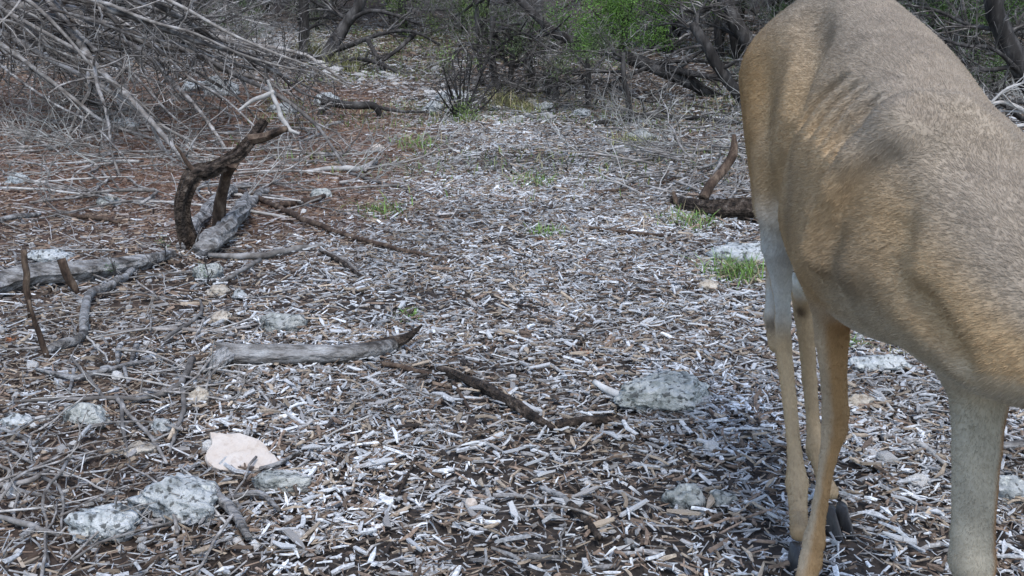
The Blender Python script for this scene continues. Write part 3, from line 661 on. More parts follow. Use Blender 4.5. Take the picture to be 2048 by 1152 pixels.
ZT = [('bare twig lying on the reddish soil under the dead juniper', 'twigs on the reddish soil', 105, (0, 680, 235, 430), (.25, .8)),
      ('bare twig lying on the dark litter around the old logs', 'twigs on the dark litter left of the trail', 95, (0, 520, 430, 1130), (.12, .4)),
      ('bare twig lying in the litter by the dark log behind the deer', 'twigs around the dark log right of the trail', 70, (1230, 1560, 235, 430), (.2, .7)),
      ('thin bare twig lying loose on the mulch trail', 'twigs on the mulch', 28, (560, 1500, 380, 1100), (.1, .28))]
for lab, grp, n, (xa, xb, ya, yb), (la, lb) in ZT:
    for k in range(n):
        tx_, ty_ = rng.uniform(xa, xb), rng.uniform(ya, yb)
        if 330 < tx_ < 640 and 820 < ty_ < 990: ty_ -= 190        # keep the slab clear
        p = G(tx_, ty_); s = rng.uniform(la, lb)
        o = obj('twig', tw_m[rng.integers(20)], None, (p[0], p[1], p[2] + .02 * s + .012)); o.scale = (s, s, s * 1.0); o.rotation_euler = (rng.normal(0, .25), rng.normal(0, .06), rng.uniform(0, 6.28))
        tag(o, lab, 'twig', grp)

# ------------------------------------------------------------------ trees of the thicket
def foliage(cen, rad, n, col, r, spread=.55, lsc=1.0):
    """juniper sprays: small tapered scale-leaf shoots clustered round branchlet tips"""
    nc = max(4, n // 75); cc = nrm(r.normal(size=(nc, 3))) * (r.random((nc, 1)) ** .45) * np.asarray(rad) + cen
    k = r.integers(nc, size=n); tip = cc[k]; d = nrm(r.normal(size=(n, 3)) + np.array([0, 0, .55])); L = r.uniform(.011, .026, n) * lsc
    st = tip + r.normal(size=(n, 3)) * .042 * spread * 1.6
    sd_ = nrm(np.cross(d, r.normal(size=(n, 3)))) * (L * .17)[:, None]; e = st + d * L[:, None]; mdl = st + d * (L * .5)[:, None]
    V = np.stack([st, mdl + sd_, e, mdl - sd_], 1).reshape(-1, 3)
    f = (np.arange(n) * 4)[:, None] + np.arange(4)[None]
    tone = r.uniform(.45, 1.35, nc)[k]
    c = np.asarray(col)[None] * (tone * r.uniform(.75, 1.25, n))[:, None]
    return V, [f], np.repeat(c, 4, 0)
def put_foliage(parent, name, spots, col, seed, base, mul=2.2, spread=.55, lsc=1.0):
    r = np.random.default_rng(seed); pr, cs = [], []
    for cen, rad, n in spots:
        V, f, c = foliage(np.asarray(cen) - base, rad, int(n * mul), col, r, spread, lsc); pr.append((V, f)); cs.append(c)
    V, f = joinVF(pr); o = obj(name, mesh(name, V, f, M['leaf'], np.concatenate(cs)), parent); o['kind'] = 'stuff'; return o
def juniper(seed, h, green, nl=13, r0=.06, loc=(0, 0, 0)):
    r = np.random.default_rng(seed)
    t = thing('juniper_tree', 'x', 'tree', loc); z0 = np.zeros(3)
    Pt = grow(np.zeros((1, 3)), np.array([[r.normal() * .3, r.normal() * .2, 1.]]), np.array([h]), 12, .12, .06, r)[0]; Pt[0, 2] -= .08
    V, f = tubes(Pt[None], np.linspace(r0, r0 * .3, 12)[None], 8, .16, True, r); obj('trunk', mesh('trunk', V, f, M['trunk'], None, True), t)
    sp = []
    for k in range(nl):
        fz = r.uniform(.06, .75); i_ = fz * 11; a = int(i_); st = Pt[a] * (1 - i_ + a) + Pt[a + 1] * (i_ - a)
        an = r.uniform(0, 6.283); d = np.array([math.cos(an), math.sin(an), r.uniform(-.25, .55)])
        L = r.uniform(.7, 1.7) * (1.1 - .4 * fz)
        P_ = grow(st[None], d[None], np.array([L]), 10, .17, r.uniform(-.05, .03), r)[0]; P_[:, 2] = np.maximum(P_[:, 2], .02)
        limb_with_twigs(t, P_, r0 * r.uniform(.2, .4), .003, M['thicket'], seed * 77 + k, 12, 8, (.25, .7), (.08, .3), 6, z0, ang=(25, 70), tmat=M['fine_twig'])
        if green and (st[2] > .45 or r.random() < .3): sp.append((P_[-1] + [0, 0, .05], (.34, .34, .22), 420)); sp.append((P_[-4], (.28, .28, .2), 260))
    if green:
        for k in range(9):
            an = r.uniform(0, 6.28); q = r.uniform(.1, .9); sp.append((Pt[-1] + np.array([math.cos(an) * q, math.sin(an) * q, r.uniform(-1., .3)]), (.5, .5, .35), 520))
        put_foliage(t, 'crown', sp, (.075, .125, .04), seed + 3, z0)
    return t
protos = [juniper(31 + k, [3.0, 3.4, 2.4, 2.8, 3.2, 2.2][k], k in (0, 4), [13, 15, 17, 16, 12, 18][k], [.055, .05, .035, .045, .05, .03][k]) for k in range(6)]
kmaps = [kid_map(p) for p in protos]
used = [False] * 6
def place(k, x, y, rz, s, label, group=None, name=None):
    if used[k]: o = copy_tree(protos[k], kmaps[k])
    else: o = protos[k]; used[k] = True
    o.location = (x, y, float(terrain(x, y)) - .02); o.rotation_euler = (0, 0, rz); o.scale = (s, s, s)
    tag(o, label, 'tree', group); return o
r_ = np.random.default_rng(77)
n_ok = 0
def clear_of_path(x, y):
    xl = np.interp(y, _L[:, 1], _L[:, 0]); xr = np.interp(y, _R[:, 1], _R[:, 0])
    if y > max(_L[-1, 1], _R[-1, 1]): return True
    return x < xl - .5 or x > xr + .5
rows = [(8.6, 10, 10), (10, 12.5, 28), (12.5, 16, 40), (16, 21, 36)]
for y0, y1, n in rows:
    c_ = 0; tries = 0
    while c_ < n and tries < 2000:
        tries += 1
        y = r_.uniform(y0, y1); x = r_.uniform(-1, 1) * (.5 * y + .8)
        if not clear_of_path(x, y): continue
        if y < 10 and x < .1 * y: continue
        if y < 10.8 and -.4 < x < 2.3: continue
        if abs(x + .16 * (y - 8)) < .9 and y < 12: continue               # keep the stretch before the far bend open
        if x < -1 and y < 10.2: continue
        k = int(r_.choice(6, p=[.18, .15, .17, .16, .18, .16])); gr = k in (0, 4)
        far = y > 12.5
        place(k, x, y, r_.uniform(0, 6.28), r_.uniform(.8, 1.15),
              ('green crowned juniper' if gr else 'leafless grey juniper') + (' deep in the thicket beyond the trail bend' if far else ' with dead lower branches at the front of the thicket'),
              ('green ' if gr else 'bare ') + ('junipers deep in the thicket' if far else 'junipers at the front of the thicket'))
        c_ += 1

# named trees whose trunks and limbs can be told apart
def traced_tree(name, label, trunk, limbs, yb, mat='trunk', seed=0, tw=(6, 4), fol=None, col=(.075, .15, .03), cat='tree'):
    m = mpp(yb); P_ = spline(np.array([Y(a, c_, yb + dy) for a, c_, rp, dy in trunk]), 22); b = P_[0].copy(); b[2] = terrain(b[0], b[1])
    if P_[0][2] > b[2]: P_ = np.vstack([[b - [0, 0, .05]], P_])
    b = np.array(b, float); t = thing(name, label, cat, b)
    rr_ = np.interp(np.linspace(0, 1, len(P_)), np.linspace(0, 1, len(trunk)), [q[2] for q in trunk]) * m
    r = np.random.default_rng(seed); V, f = tubes((P_ - b)[None], rr_[None], 10, .14, True, r); obj('trunk', mesh('trunk', V, f, M[mat], None, True), t)
    for k, (q, ra, rb) in enumerate(limbs):
        Pl = spline(np.array([Y(a, c_, yb + dy) for a, c_, dy in q]), 14)
        limb_with_twigs(t, Pl, ra * m, rb * m, M['trunk' if mat == 'trunk' else mat], seed * 13 + k, tw[0], tw[1], (.2, .6), (.06, .25), 7, b, tmat=M['thicket'])
    if fol: put_foliage(t, 'crown', [(Y(a, c_, yb + dy), (rx * m, rx * m * .8, rz * m), n) for a, c_, dy, rx, rz, n in fol], col, seed + 9, b)
    return t
traced_tree('leaning_tree', 'dark crooked tree leaning over the left bend of the trail', [(632, 165, 13, 0), (645, 130, 13, 0), (660, 100, 12, 0), (690, 50, 11, .1), (718, 10, 10, .1), (740, -60, 9, .2)],
    [([(655, 105, 0), (700, 90, -.1), (740, 75, -.2), (790, 62, -.2), (835, 66, -.3), (880, 90, -.3)], 6, 2), ([(735, 78, -.2), (752, 110, -.3), (765, 125, -.4), (770, 150, -.4)], 5, 2), ([(830, 66, -.2), (800, 95, -.3), (768, 120, -.4)], 5, 3), ([(640, 140, 0), (700, 118, -.3), (760, 128, -.5), (820, 160, -.6)], 5, 2), ([(650, 120, 0), (610, 110, -.2), (570, 120, -.4), (530, 150, -.4)], 5, 2), ([(690, 45, .1), (740, 22, 0), (790, 30, 0), (840, 50, 0)], 5, 2), ([(700, 40, .1), (660, 20, .2), (620, 0, .3)], 5, 2)], 10.5, seed=5,
    fol=[(790, 10, .6, 60, 26, 300), (640, -20, .3, 60, 30, 260), (900, 25, .8, 80, 36, 460), (870, 60, 1.0, 60, 30, 260), (960, 15, .7, 50, 26, 300), (760, 60, .5, 60, 30, 200), (940, 85, .8, 50, 26, 160), (820, 100, .8, 50, 20, 120)], col=(.1, .15, .04))
traced_tree('live_juniper', 'juniper with bright green sprays and a long leaning dark trunk', [(1490, 222, 10, 0), (1430, 195, 10, 0), (1370, 162, 11, 0), (1310, 135, 12, 0), (1230, 108, 11, .1), (1130, 78, 9, .2), (1080, 40, 8, .2), (1030, -10, 7, .3)],
    [([(1310, 132, 0), (1400, 150, -.1), (1470, 165, -.2)], 8, 3), ([(1240, 108, .1), (1250, 60, .1), (1240, 0, .2), (1230, -60, .3)], 6, 3), ([(1130, 80, .2), (1090, 100, .1), (1050, 118, .1), (1010, 130, 0)], 4, 2), ([(1300, 132, 0), (1240, 160, -.1), (1200, 190, -.2)], 4, 2), ([(1370, 160, 0), (1320, 180, -.1), (1270, 205, -.2)], 4, 2), ([(1290, 128, 0), (1380, 122, -.1), (1480, 128, -.1)], 4, 2)], 8.8, seed=6,
    fol=[(1180, 20, .1, 55, 40, 900), (1230, 45, .0, 60, 45, 1100), (1270, 5, .1, 55, 30, 700), (1170, 100, -.1, 26, 18, 330), (1185, 70, 0, 34, 22, 420), (1310, 75, .0, 34, 26, 420), (1140, 40, .2, 40, 26, 420), (1210, -30, .2, 90, 40, 900), (1090, 50, .3, 28, 16, 200), (1330, 20, .2, 40, 22, 300), (1060, 95, .4, 40, 18, 160), (1215, 130, .0, 30, 14, 160)], col=(.11, .21, .04))
traced_tree('broken_snag', 'broken leaning trunk with a pale splintered tip behind the juniper', [(1500, 220, 11, 0), (1470, 180, 11, 0), (1440, 140, 11, 0), (1415, 95, 10, 0), (1392, 60, 9, 0), (1384, 46, 5, 0)],
    [([(1440, 140, 0), (1480, 120, -.1), (1520, 110, -.2)], 4, 2), ([(1410, 90, 0), (1360, 100, -.1), (1330, 120, -.2)], 3, 2), ([(1392, 60, 0), (1400, 20, .1), (1440, 10, .2)], 4, 2), ([(1395, 62, 0), (1350, 48, .1), (1310, 52, .2)], 3, 1)], 8.2, seed=7, tw=(9, 5), cat='snag')
traced_tree('leaning_tree', 'thick dark trunk rising behind the deer rump', [(1530, 230, 14, 0), (1515, 130, 14, 0), (1490, 75, 13, 0), (1462, 25, 12, 0), (1435, -30, 12, .1)],
    [([(1480, 60, 0), (1430, 20, -.1), (1390, 25, -.2), (1360, 15, -.2)], 5, 2), ([(1500, 90, 0), (1450, 60, .1), (1410, 45, .2)], 4, 2)], 8.6, seed=8, tw=(9, 5), fol=[(1420, 10, .3, 70, 30, 420), (1350, -10, .3, 60, 30, 350)], col=(.08, .13, .03))
traced_tree('leaning_tree', 'dark trunk with pale dead branches beyond the deer neck', [(2120, 330, 20, 0), (2090, 230, 19, 0), (2050, 150, 18, 0), (2012, 80, 18, 0), (1990, 20, 17, 0), (1985, -40, 16, 0)],
    [([(2060, 165, 0), (1990, 100, -.1), (1920, 90, -.2), (1850, 60, -.2)], 5, 2), ([(2040, 130, 0), (1960, 140, -.1), (1900, 110, -.2), (1840, 110, -.2)], 5, 2), ([(2080, 200, 0), (2000, 210, -.2), (1960, 240, -.4), (1900, 235, -.4)], 6, 2), ([(2000, 60, 0), (1940, 50, .1), (1870, 20, .2), (1810, 10, .2)], 5, 2), ([(2110, 290, 0), (2040, 235, -.3), (1990, 200, -.5), (1960, 215, -.5)], 6, 3), ([(2005, 70, 0), (2050, 50, .1), (2100, 30, .2)], 6, 3)], 6.8, seed=9, tw=(12, 6), fol=[(1900, 30, 1.2, 90, 40, 700), (1960, 130, 1.6, 100, 60, 800), (2030, 20, 1.2, 60, 40, 420)], col=(.06, .11, .025))
# bleached branch on the far right
b = Y(2070, 300, 5.2); t = thing('bleached_branch', 'bleached white forked branch low behind the deer neck', 'branch', np.array([b[0], b[1], float(terrain(b[0], b[1]))])); b = np.array(t.location)
for q, ra, rb in [([(2120, 330), (2080, 250), (2048, 222), (2010, 205), (1975, 208)], 6, 3), ([(2110, 260), (2060, 250), (2020, 255), (1985, 262)], 5, 3), ([(1980, 208), (2010, 180), (2048, 165)], 3, 2)]:
    limb_with_twigs(t, spline(np.array([Y(a, c_, 5.2) for a, c_ in q]), 12), ra * mpp(5.2), rb * mpp(5.2), M['pale_twig'], 33, 5, 3, (.08, .3), (.04, .12), 7, b)
# upright trunks standing along the edge of the thicket
for k, (px, py, tx, rp, h_, lab) in enumerate([
    (1104, 205, 1098, 12, 60, 'short thick dark trunk broken off at the edge of the thicket'),
    (1062, 188, 1056, 6, 130, 'straight slim dark trunk beside the short broken trunk'),
    (990, 182, 985, 6, 150, 'slim upright dark trunk behind the many stemmed shrub'),
    (1020, 186, 1034, 5, 130, 'thin slightly tilted trunk between two straight trunks'),
    (1180, 215, 1172, 5, 100, 'thin dark trunk rising out of brush under the green juniper'),
    (965, 170, 940, 5, 260, 'thin trunk leaning left behind the many stemmed shrub'),
    (345, 105, 340, 20, 160, 'broad dark trunk half hidden behind the dead branches'),
    (606, 120, 608, 9, 220, 'slim trunk standing in the pale clearing behind the dead branches'),
    (1260, 235, 1245, 5, 130, 'knee high thin stem below the green juniper')]):
    g = G(px, py); yb = g[1]; q = [(px + (tx - px) * t_ + 3 * math.sin(t_ * 5 + k), py - h_ * t_, rp * (1.15 - .35 * t_), 0) for t_ in (0, .35, .7, 1)]
    r_ = np.random.default_rng(k + 400); lm = []
    for j in range(6):
        t_ = r_.uniform(.25, .95); x0, y0_ = px + (tx - px) * t_, py - h_ * t_; s_ = r_.choice([-1, 1]); L_ = r_.uniform(40, 110)
        lm.append(([(x0, y0_, 0), (x0 + s_ * L_ * .5, y0_ - r_.uniform(-20, 35), r_.normal(0, .15)), (x0 + s_ * L_, y0_ + r_.uniform(-50, 40), r_.normal(0, .3))], 3, 1))
    traced_tree('tree_trunk', lab, q, lm, yb, seed=40 + k, tw=(7, 5), fol=[(tx + r_.uniform(-70, 70), max(py - h_, 15) + r_.uniform(-20, 60), r_.normal(0, .3), 45, 26, 130) for _ in range(2)], col=(.075, .1, .042))
# the many-stemmed shrub at the trail
g = G(928, 232); t = thing('shrub', 'leafless many stemmed dark shrub standing in the middle of the far trail', 'shrub', g); m = mpp(g[1])
for k, (tx, ty, mx) in enumerate([(885, 130, 905), (905, 120, 915), (925, 105, 920), (945, 110, 935), (960, 140, 945), (985, 160, 955), (1000, 175, 960), (892, 165, 905), (870, 175, 900), (975, 120, 945), (930, 140, 926)]):
    rs = np.random.default_rng(k + 50); Pl = spline(np.array([g + [rs.normal() * .03, rs.normal() * .03, -.02], Y(mx, (232 + ty) / 2 + 15, g[1] + rs.normal() * .08), Y(tx, ty, g[1] + rs.normal() * .2)]), 12)
    limb_with_twigs(t, Pl, 3.2 * m, .9 * m, M['trunk'], 60 + k, 6, 4, (.12, .4), (.05, .15), 6, g, 'stem', .2)
put_foliage(t, 'leaves', [(Y(930, 225, g[1] - .1), (.14, .12, .05), 160), (Y(905, 130, g[1]), (.3, .2, .2), 110)], (.12, .17, .05), 4, g)
# brush piles low on the floor, right and left
def brush(label, px, py, wpx, n, hgt, seed, mat='ground_twig'):
    g = G(px, py); r = np.random.default_rng(seed); m = mpp(g[1]); t = thing('brush_pile', label, 'brush', g)
    for k in range(n):
        st = np.array([r.uniform(-.5, .5) * wpx * m, r.uniform(-.4, .5), r.uniform(.0, hgt)]); an = r.uniform(0, 6.28)
        d = np.array([math.cos(an), .6 * math.sin(an), r.normal() * .25]); P_ = grow(st[None], d[None], np.array([r.uniform(.5, 1.1)]), 10, .15, -.01, r)[0]
        gz = terrain(P_[:, 0] + g[0], P_[:, 1] + g[1]) - g[2]; P_[:, 2] = np.maximum(P_[:, 2] , 0) * hgt / (hgt + .2) + gz + .01
        limb_with_twigs(t, P_, r.uniform(.004, .009), .002, M[mat], seed * 31 + k, 7, 4, (.15, .5), (.05, .2), 6, np.zeros(3), tmat=M['fine_twig'])
brush('low tangle of grey dead twigs between the thin limb and the dark log', 1400, 330, 240, 16, .16, 3)
brush('tangle of dead twigs along the foot of the thicket beside the deer', 1400, 250, 260, 12, .18, 4, 'thicket')
brush('brush of dead twigs under the green sprayed juniper', 1240, 222, 200, 9, .2, 5, 'thicket')
brush('low pile of pale twigs on the reddish soil behind the bent snag', 620, 345, 240, 12, .06, 6)
brush('dead twigs heaped below the sweeping juniper limbs', 250, 250, 420, 18, .3, 7)
brush('fine dead twigs spread on reddish soil left of the bent snag', 130, 330, 330, 14, .1, 8)
brush('brush of dead twigs behind the rocks in the far left clearing', 430, 165, 230, 9, .4, 9, 'thicket')
brush('dark tangle of dead twigs around the upright trunks', 1090, 175, 200, 8, .5, 10, 'thicket')
brush('tangle of pale dead twigs beyond the deer neck', 2000, 330, 200, 14, .5, 12)

# ------------------------------------------------------------------ grass tufts and seedlings
for k, (px, py, wp, n, hh, ci, lab) in enumerate([
    (760, 428, 90, 170, .07, 1, 'yellow green grass tuft at the left trail edge near the pale stick'),
    (1090, 470, 56, 110, .06, 1, 'small green grass tuft alone in the middle of the mulch'),
    (1375, 450, 92, 190, .09, 1, 'green grass tuft growing against the dark log'),
    (1478, 556, 96, 260, .11, 1, 'bright green grass tuft beside the blue grey rock'),
    (835, 292, 90, 150, .10, 1, 'dull green grass tuft left of the far trail'),
    (1072, 368, 80, 130, .08, 1, 'thin green grass tuft across the middle of the trail'),
    (1265, 292, 80, 170, .12, 2, 'yellowish grass tuft at the right edge beside the green grey rock'),
    (1005, 212, 90, 200, .2, 2, 'yellow grass clump below the upright trunks'),
    (1050, 225, 60, 120, .14, 2, 'straw coloured grass clump beside the yellow one'),
    (815, 638, 60, 46, .035, 1, 'sparse flat green sprouts in the mulch'),
    (1706, 694, 40, 46, .05, 1, 'small green sprout clump behind the deer foreleg'),
    (1782, 712, 20, 18, .05, 2, 'tiny yellow sprout behind the deer belly'),
    (632, 118, 50, 220, .35, 2, 'pale yellow grass patch in the clearing behind the dead branches'),
    (690, 140, 60, 160, .25, 2, 'yellow green grass patch under the leaning tree'),
    (940, 245, 60, 90, .09, 1, 'short grass at the foot of the many stemmed shrub')]):
    g = G(px, py); m = mpp(g[1]); r = np.random.default_rng(k + 800)
    P_ = np.stack([r.normal(0, .3, n) * wp * m, r.normal(0, .42, n) * wp * m * .9, np.zeros(n)], -1)
    P_[:, 2] = terrain(P_[:, 0] + g[0], P_[:, 1] + g[1]) - g[2]
    base_c = np.array([[.15, .24, .06], [.16, .27, .06], [.31, .31, .13]])[ci]
    V, f, cc = blades(P_, r.uniform(.3, 1.05, n) * hh, r.uniform(.0018, .0034, n) * (1 + g[1] * .12), r.uniform(.3, 1.6, n), np.where(r.random((n, 1)) < .25, np.array([[.3, .25, .15]]), base_c) * r.uniform(.55, 1.2, (n, 1)), r)
    tag(obj('grass_tuft', mesh('grass_tuft', V, f, M['grass'], cc), None, g), lab, 'grass')
for k, (px, py, h_, lab) in enumerate([(328, 530, 55, 'feathery green juniper seedling at the end of the old log'), (226, 572, 40, 'tiny green juniper seedling in front of the old log'), (412, 575, 50, 'thin green seedling beside the round grey stone'), (820, 360, 30, 'small grey green seedling on the reddish trail edge')]):
    g = G(px, py); m = mpp(g[1]); t = thing('juniper_seedling', lab, 'seedling', g); r = np.random.default_rng(k + 60)
    P_ = spline(np.array([[0, 0, -.01], [.01, 0, h_ * m * .5], [.0, .01, h_ * m]]), 8)
    limb_with_twigs(t, P_, .0025, .001, M['trunk'], 77 + k, 6, 0, (.03, .06), (.01, .02), 5, np.zeros(3), 'stem')
    put_foliage(t, 'leaves', [((0, 0, h_ * m * .75), (.022, .022, h_ * m * .35), 50)], (.13, .2, .1), k, np.zeros(3), 1.5, .12, .35)
# rust coloured dead sprays
for k, (px, py, s_, lab) in enumerate([(22, 692, .05, 'rust orange dead juniper spray on dark litter'), (1175, 530, .05, 'rust brown dead leaf curl on the mulch'), (1085, 486, .035, 'small orange dead leaf on the mulch near the lone grass tuft'), (1170, 718, .018, 'small dark orange leaf on the mulch'), (1205, 282, .05, 'red orange leaf at the far right trail edge')]):
    g = G(px, py); r = np.random.default_rng(k + 70); V, f, cc = foliage(np.zeros(3), (s_ * .7, s_ * .35, .006), 40, (.26, .11, .05), r, .08, .7)
    V[:, 2] = np.abs(V[:, 2]) * .5 + .015
    tag(obj('dead_spray', mesh('dead_spray', V, f, M['leaf'], cc), None, g), lab, 'leaf')

# ------------------------------------------------------------------ the deer: one continuous body from blended volumes
VOX = .0056
X0, X1, Y0, Y1, Z0, Z1 = .30, 1.12, .70, 2.26, .0, 1.02
ax = [np.arange(a, b_, VOX, dtype=np.float32) for a, b_ in ((X0, X1), (Y0, Y1), (Z0, Z1))]
D = np.full([len(a) for a in ax], .3, np.float32)
def box_idx(lo, hi):
    return tuple(slice(max(0, int((l - a[0]) / VOX)), max(0, int((h - a[0]) / VOX) + 2)) for l, h, a in zip(lo, hi, ax))
def grid_at(ix): return np.meshgrid(*[a[i_] for a, i_ in zip(ax, ix)], indexing='ij', sparse=True)
def smin(a, b_, k):
    h = np.maximum(k - np.abs(a - b_), 0) / k; return np.minimum(a, b_) - h * h * k * .25
def cone(a, b_, r1, r2, k=.03):
    a = np.asarray(a, np.float32); b_ = np.asarray(b_, np.float32); R = max(r1, r2) + k + .04
    ix = box_idx(np.minimum(a, b_) - R, np.maximum(a, b_) + R); x, y, z = grid_at(ix)
    ab = b_ - a; L2 = float(ab @ ab) + 1e-9
    t = np.clip(((x - a[0]) * ab[0] + (y - a[1]) * ab[1] + (z - a[2]) * ab[2]) / L2, 0, 1)
    d = np.sqrt((x - a[0] - t * ab[0]) ** 2 + (y - a[1] - t * ab[1]) ** 2 + (z - a[2] - t * ab[2]) ** 2) - (r1 + (r2 - r1) * t)
    D[ix] = smin(D[ix], d, k)
def chain(pts, rad, k=.03):
    pts = [np.asarray(p_, np.float32) for p_ in pts]; R = max(rad) + k + .03
    ix = box_idx(np.min(pts, 0) - R, np.max(pts, 0) + R); x, y, z = grid_at(ix); m_ = None
    for a, b_, r1, r2 in zip(pts[:-1], pts[1:], rad[:-1], rad[1:]):
        ab = b_ - a; L2 = float(ab @ ab) + 1e-9
        t = np.clip(((x - a[0]) * ab[0] + (y - a[1]) * ab[1] + (z - a[2]) * ab[2]) / L2, 0, 1)
        d = np.sqrt((x - a[0] - t * ab[0]) ** 2 + (y - a[1] - t * ab[1]) ** 2 + (z - a[2] - t * ab[2]) ** 2) - (r1 + (r2 - r1) * t)
        m_ = d if m_ is None else smin(m_, d, .006)
    D[ix] = smin(D[ix], m_, k)
def surf(px, py, inset=0.):
    d_ = ray(px, py); t_ = np.arange(.9, 3., .003); p_ = d_[None] * t_[:, None] + np.array([0, 0, CAM_H])
    i_ = np.stack([np.clip(((p_[:, c_] - ax[c_][0]) / VOX).round().astype(int), 0, len(ax[c_]) - 1) for c_ in range(3)], 1)
    k_ = int(np.argmax(D[tuple(i_.T)] < 0)); g_ = i_[k_]; gr = np.array([D[tuple(np.minimum(g_ + np.eye(3, dtype=int)[c_] * 2, np.array(D.shape) - 1))] - D[tuple(np.maximum(g_ - np.eye(3, dtype=int)[c_] * 2, 0))] for c_ in range(3)], float)
    return p_[k_] - gr / (np.linalg.norm(gr) + 1e-9) * inset
def ridge(pix, r_, h, k=.03): chain([surf(a, b_, r_ - h) for a, b_ in pix], [r_] * len(pix), k)
def groove(pix, r_, dep, k=.02):
    pts = [surf(a, b_, -(r_ - dep)) for a, b_ in pix]; R = r_ + k + .02
    ix = box_idx(np.min(pts, 0) - R, np.max(pts, 0) + R); x, y, z = grid_at(ix); m_ = None; n_ = len(pts) - 1
    for i_ in range(n_):
        a, b_ = pts[i_].astype(np.float32), pts[i_ + 1].astype(np.float32); ab = b_ - a; t = np.clip(((x - a[0]) * ab[0] + (y - a[1]) * ab[1] + (z - a[2]) * ab[2]) / (float(ab @ ab) + 1e-9), 0, 1)
        tt = (i_ + t) / n_; d = np.sqrt((x - a[0] - t * ab[0]) ** 2 + (y - a[1] - t * ab[1]) ** 2 + (z - a[2] - t * ab[2]) ** 2) - r_ + dep * (2 * tt - 1) ** 4
        m_ = d if m_ is None else np.minimum(m_, d)
    D[ix] = -smin(-D[ix], m_, k)
def ell(c, r, k=.03, rz=0.):
    c = np.asarray(c, float); R = max(r) + k + .04; ix = box_idx(c - R, c + R); x, y, z = grid_at(ix)
    xr = (x - c[0]) * math.cos(rz) + (y - c[1]) * math.sin(rz); yr = -(x - c[0]) * math.sin(rz) + (y - c[1]) * math.cos(rz)
    q = np.sqrt((xr / r[0]) ** 2 + (yr / r[1]) ** 2 + ((z - c[2]) / r[2]) ** 2)
    D[ix] = smin(D[ix], ((q - 1) * min(r)).astype(np.float32), k)
# trunk: stations y, centre x, top, bottom, half width
ST = np.array([[1.06, .565, .65, .57, .03], [1.11, .56, .70, .555, .075], [1.18, .552, .745, .55, .096], [1.28, .547, .795, .54, .112], [1.38, .545, .838, .528, .126], [1.50, .543, .885, .500, .142],
               [1.62, .553, .917, .495, .150], [1.75, .566, .943, .51, .146], [1.88, .572, .968, .54, .134], [2.00, .572, .97, .58, .124], [2.09, .558, .925, .64, .10], [2.15, .56, .88, .70, .06], [2.18, .56, .84, .75, .02]])
ST = spline(ST, 80)
x, y, z = grid_at((slice(None),) * 3)
ys = y.ravel(); cx, zt, zb, hw = [np.interp(ys, ST[:, 0], ST[:, c_])[None, :, None].astype(np.float32) for c_ in (1, 2, 3, 4)]
zc = zb + (zt - zb) * .46; hz = np.where(z > zc, zt - zc, zc - zb)
hwe = hw * (1 - .06 * np.clip((z - zc) / (zt - zc), 0, 1) ** 1.5)
q = (np.abs((x - cx) / hwe) ** 2.25 + np.abs((z - zc) / hz) ** 2.25) ** (1 / 2.25)
d = (q - 1) * np.minimum(hwe, hz)
d = np.maximum(d, np.maximum(y - ST[-1, 0], ST[0, 0] - y))
# ribs showing through the flank
rb = np.exp(-((y - 1.68) / .12) ** 2) * np.exp(-((z - .74) / .11) ** 2)
D[:] = np.minimum(D, d.astype(np.float32)); del d, q, rb, hwe, hz
# near shoulder, scapula ridge and furrows
ell((.478, 1.40, .70), (.062, .095, .135), .05, .15)
ell((.61, 1.37, .66), (.06, .085, .12), .05, -.1); cone((.60, 1.38, .74), (.62, 1.34, .58), .035, .05, .05)
ell((.565, 1.16, .635), (.075, .075, .08), .05)
# hind quarters
SF = Y(1560, 415, 1.845)
for s_ in (1, -1):
    mx = (lambda p: np.array(p)) if s_ == 1 else (lambda p: np.array([1.114 - p[0], p[1], p[2]]))
    cone(mx((.506, 1.995, .82)), mx((.478, 1.87, .62)), .095, .055, .02); cone(mx((.505, 2.07, .80)), mx((.488, 2.0, .58)), .078, .04, .04)
    ell(mx((.50, 1.94, .87)), (.055, .07, .06), .05)
cone((.475, 1.87, .68), SF, .06, .036, .02)
# right hind leg
ga, gb, gc = Y(1556, 490, 1.875), Y(1563, 570, 1.91), Y(1566, 640, 1.94)
chain([SF, ga, gb, gc], [.036, .028, .017, .0125], .012)
hp = Y(1541, 632, 1.985); cone(Y(1540, 520, 2.0), hp, .008, .010, .012); cone(hp, Y(1552, 690, 1.965), .012, .014, .012)
gH = np.array([*Y(1606, 1150, 1.69)[:2], 0.]); gH[2] = terrain(gH[0], gH[1])
chain([gc, Y(1566, 690, 1.945), Y(1579, 800, 1.91), Y(1589, 905, 1.865), Y(1594, 965, 1.835), Y(1597, 1030, 1.785), gH + [-.002, .035, .055]], [.0135, .0155, .0125, .0125, .0195, .0145, .016], .012)
cone(Y(1585, 985, 1.86), Y(1586, 1005, 1.85), .008, .005, .01)
# left hind leg
LS = np.array([.655, 1.86, .60]); LHk = Y(1609, 612, 2.03)
chain([LS, np.array([.63, 1.94, .49]), Y(1604, 562, 2.0), LHk], [.045, .032, .021, .0165], .012)
cone(Y(1590, 570, 2.06), Y(1604, 640, 2.05), .010, .014, .012)
gL = G(1676, 1062)
chain([LHk, Y(1612, 660, 2.03), Y(1619, 760, 2.02), Y(1627, 850, 1.99), Y(1632, 892, 1.97), Y(1648, 960, 1.925), np.array([gL[0] - .006, gL[1] + .045, gL[2] + .055])], [.0165, .0165, .0135, .0125, .018, .013, .015], .012)
cone(Y(1622, 905, 1.99), Y(1620, 915, 1.99), .010, .006, .01)
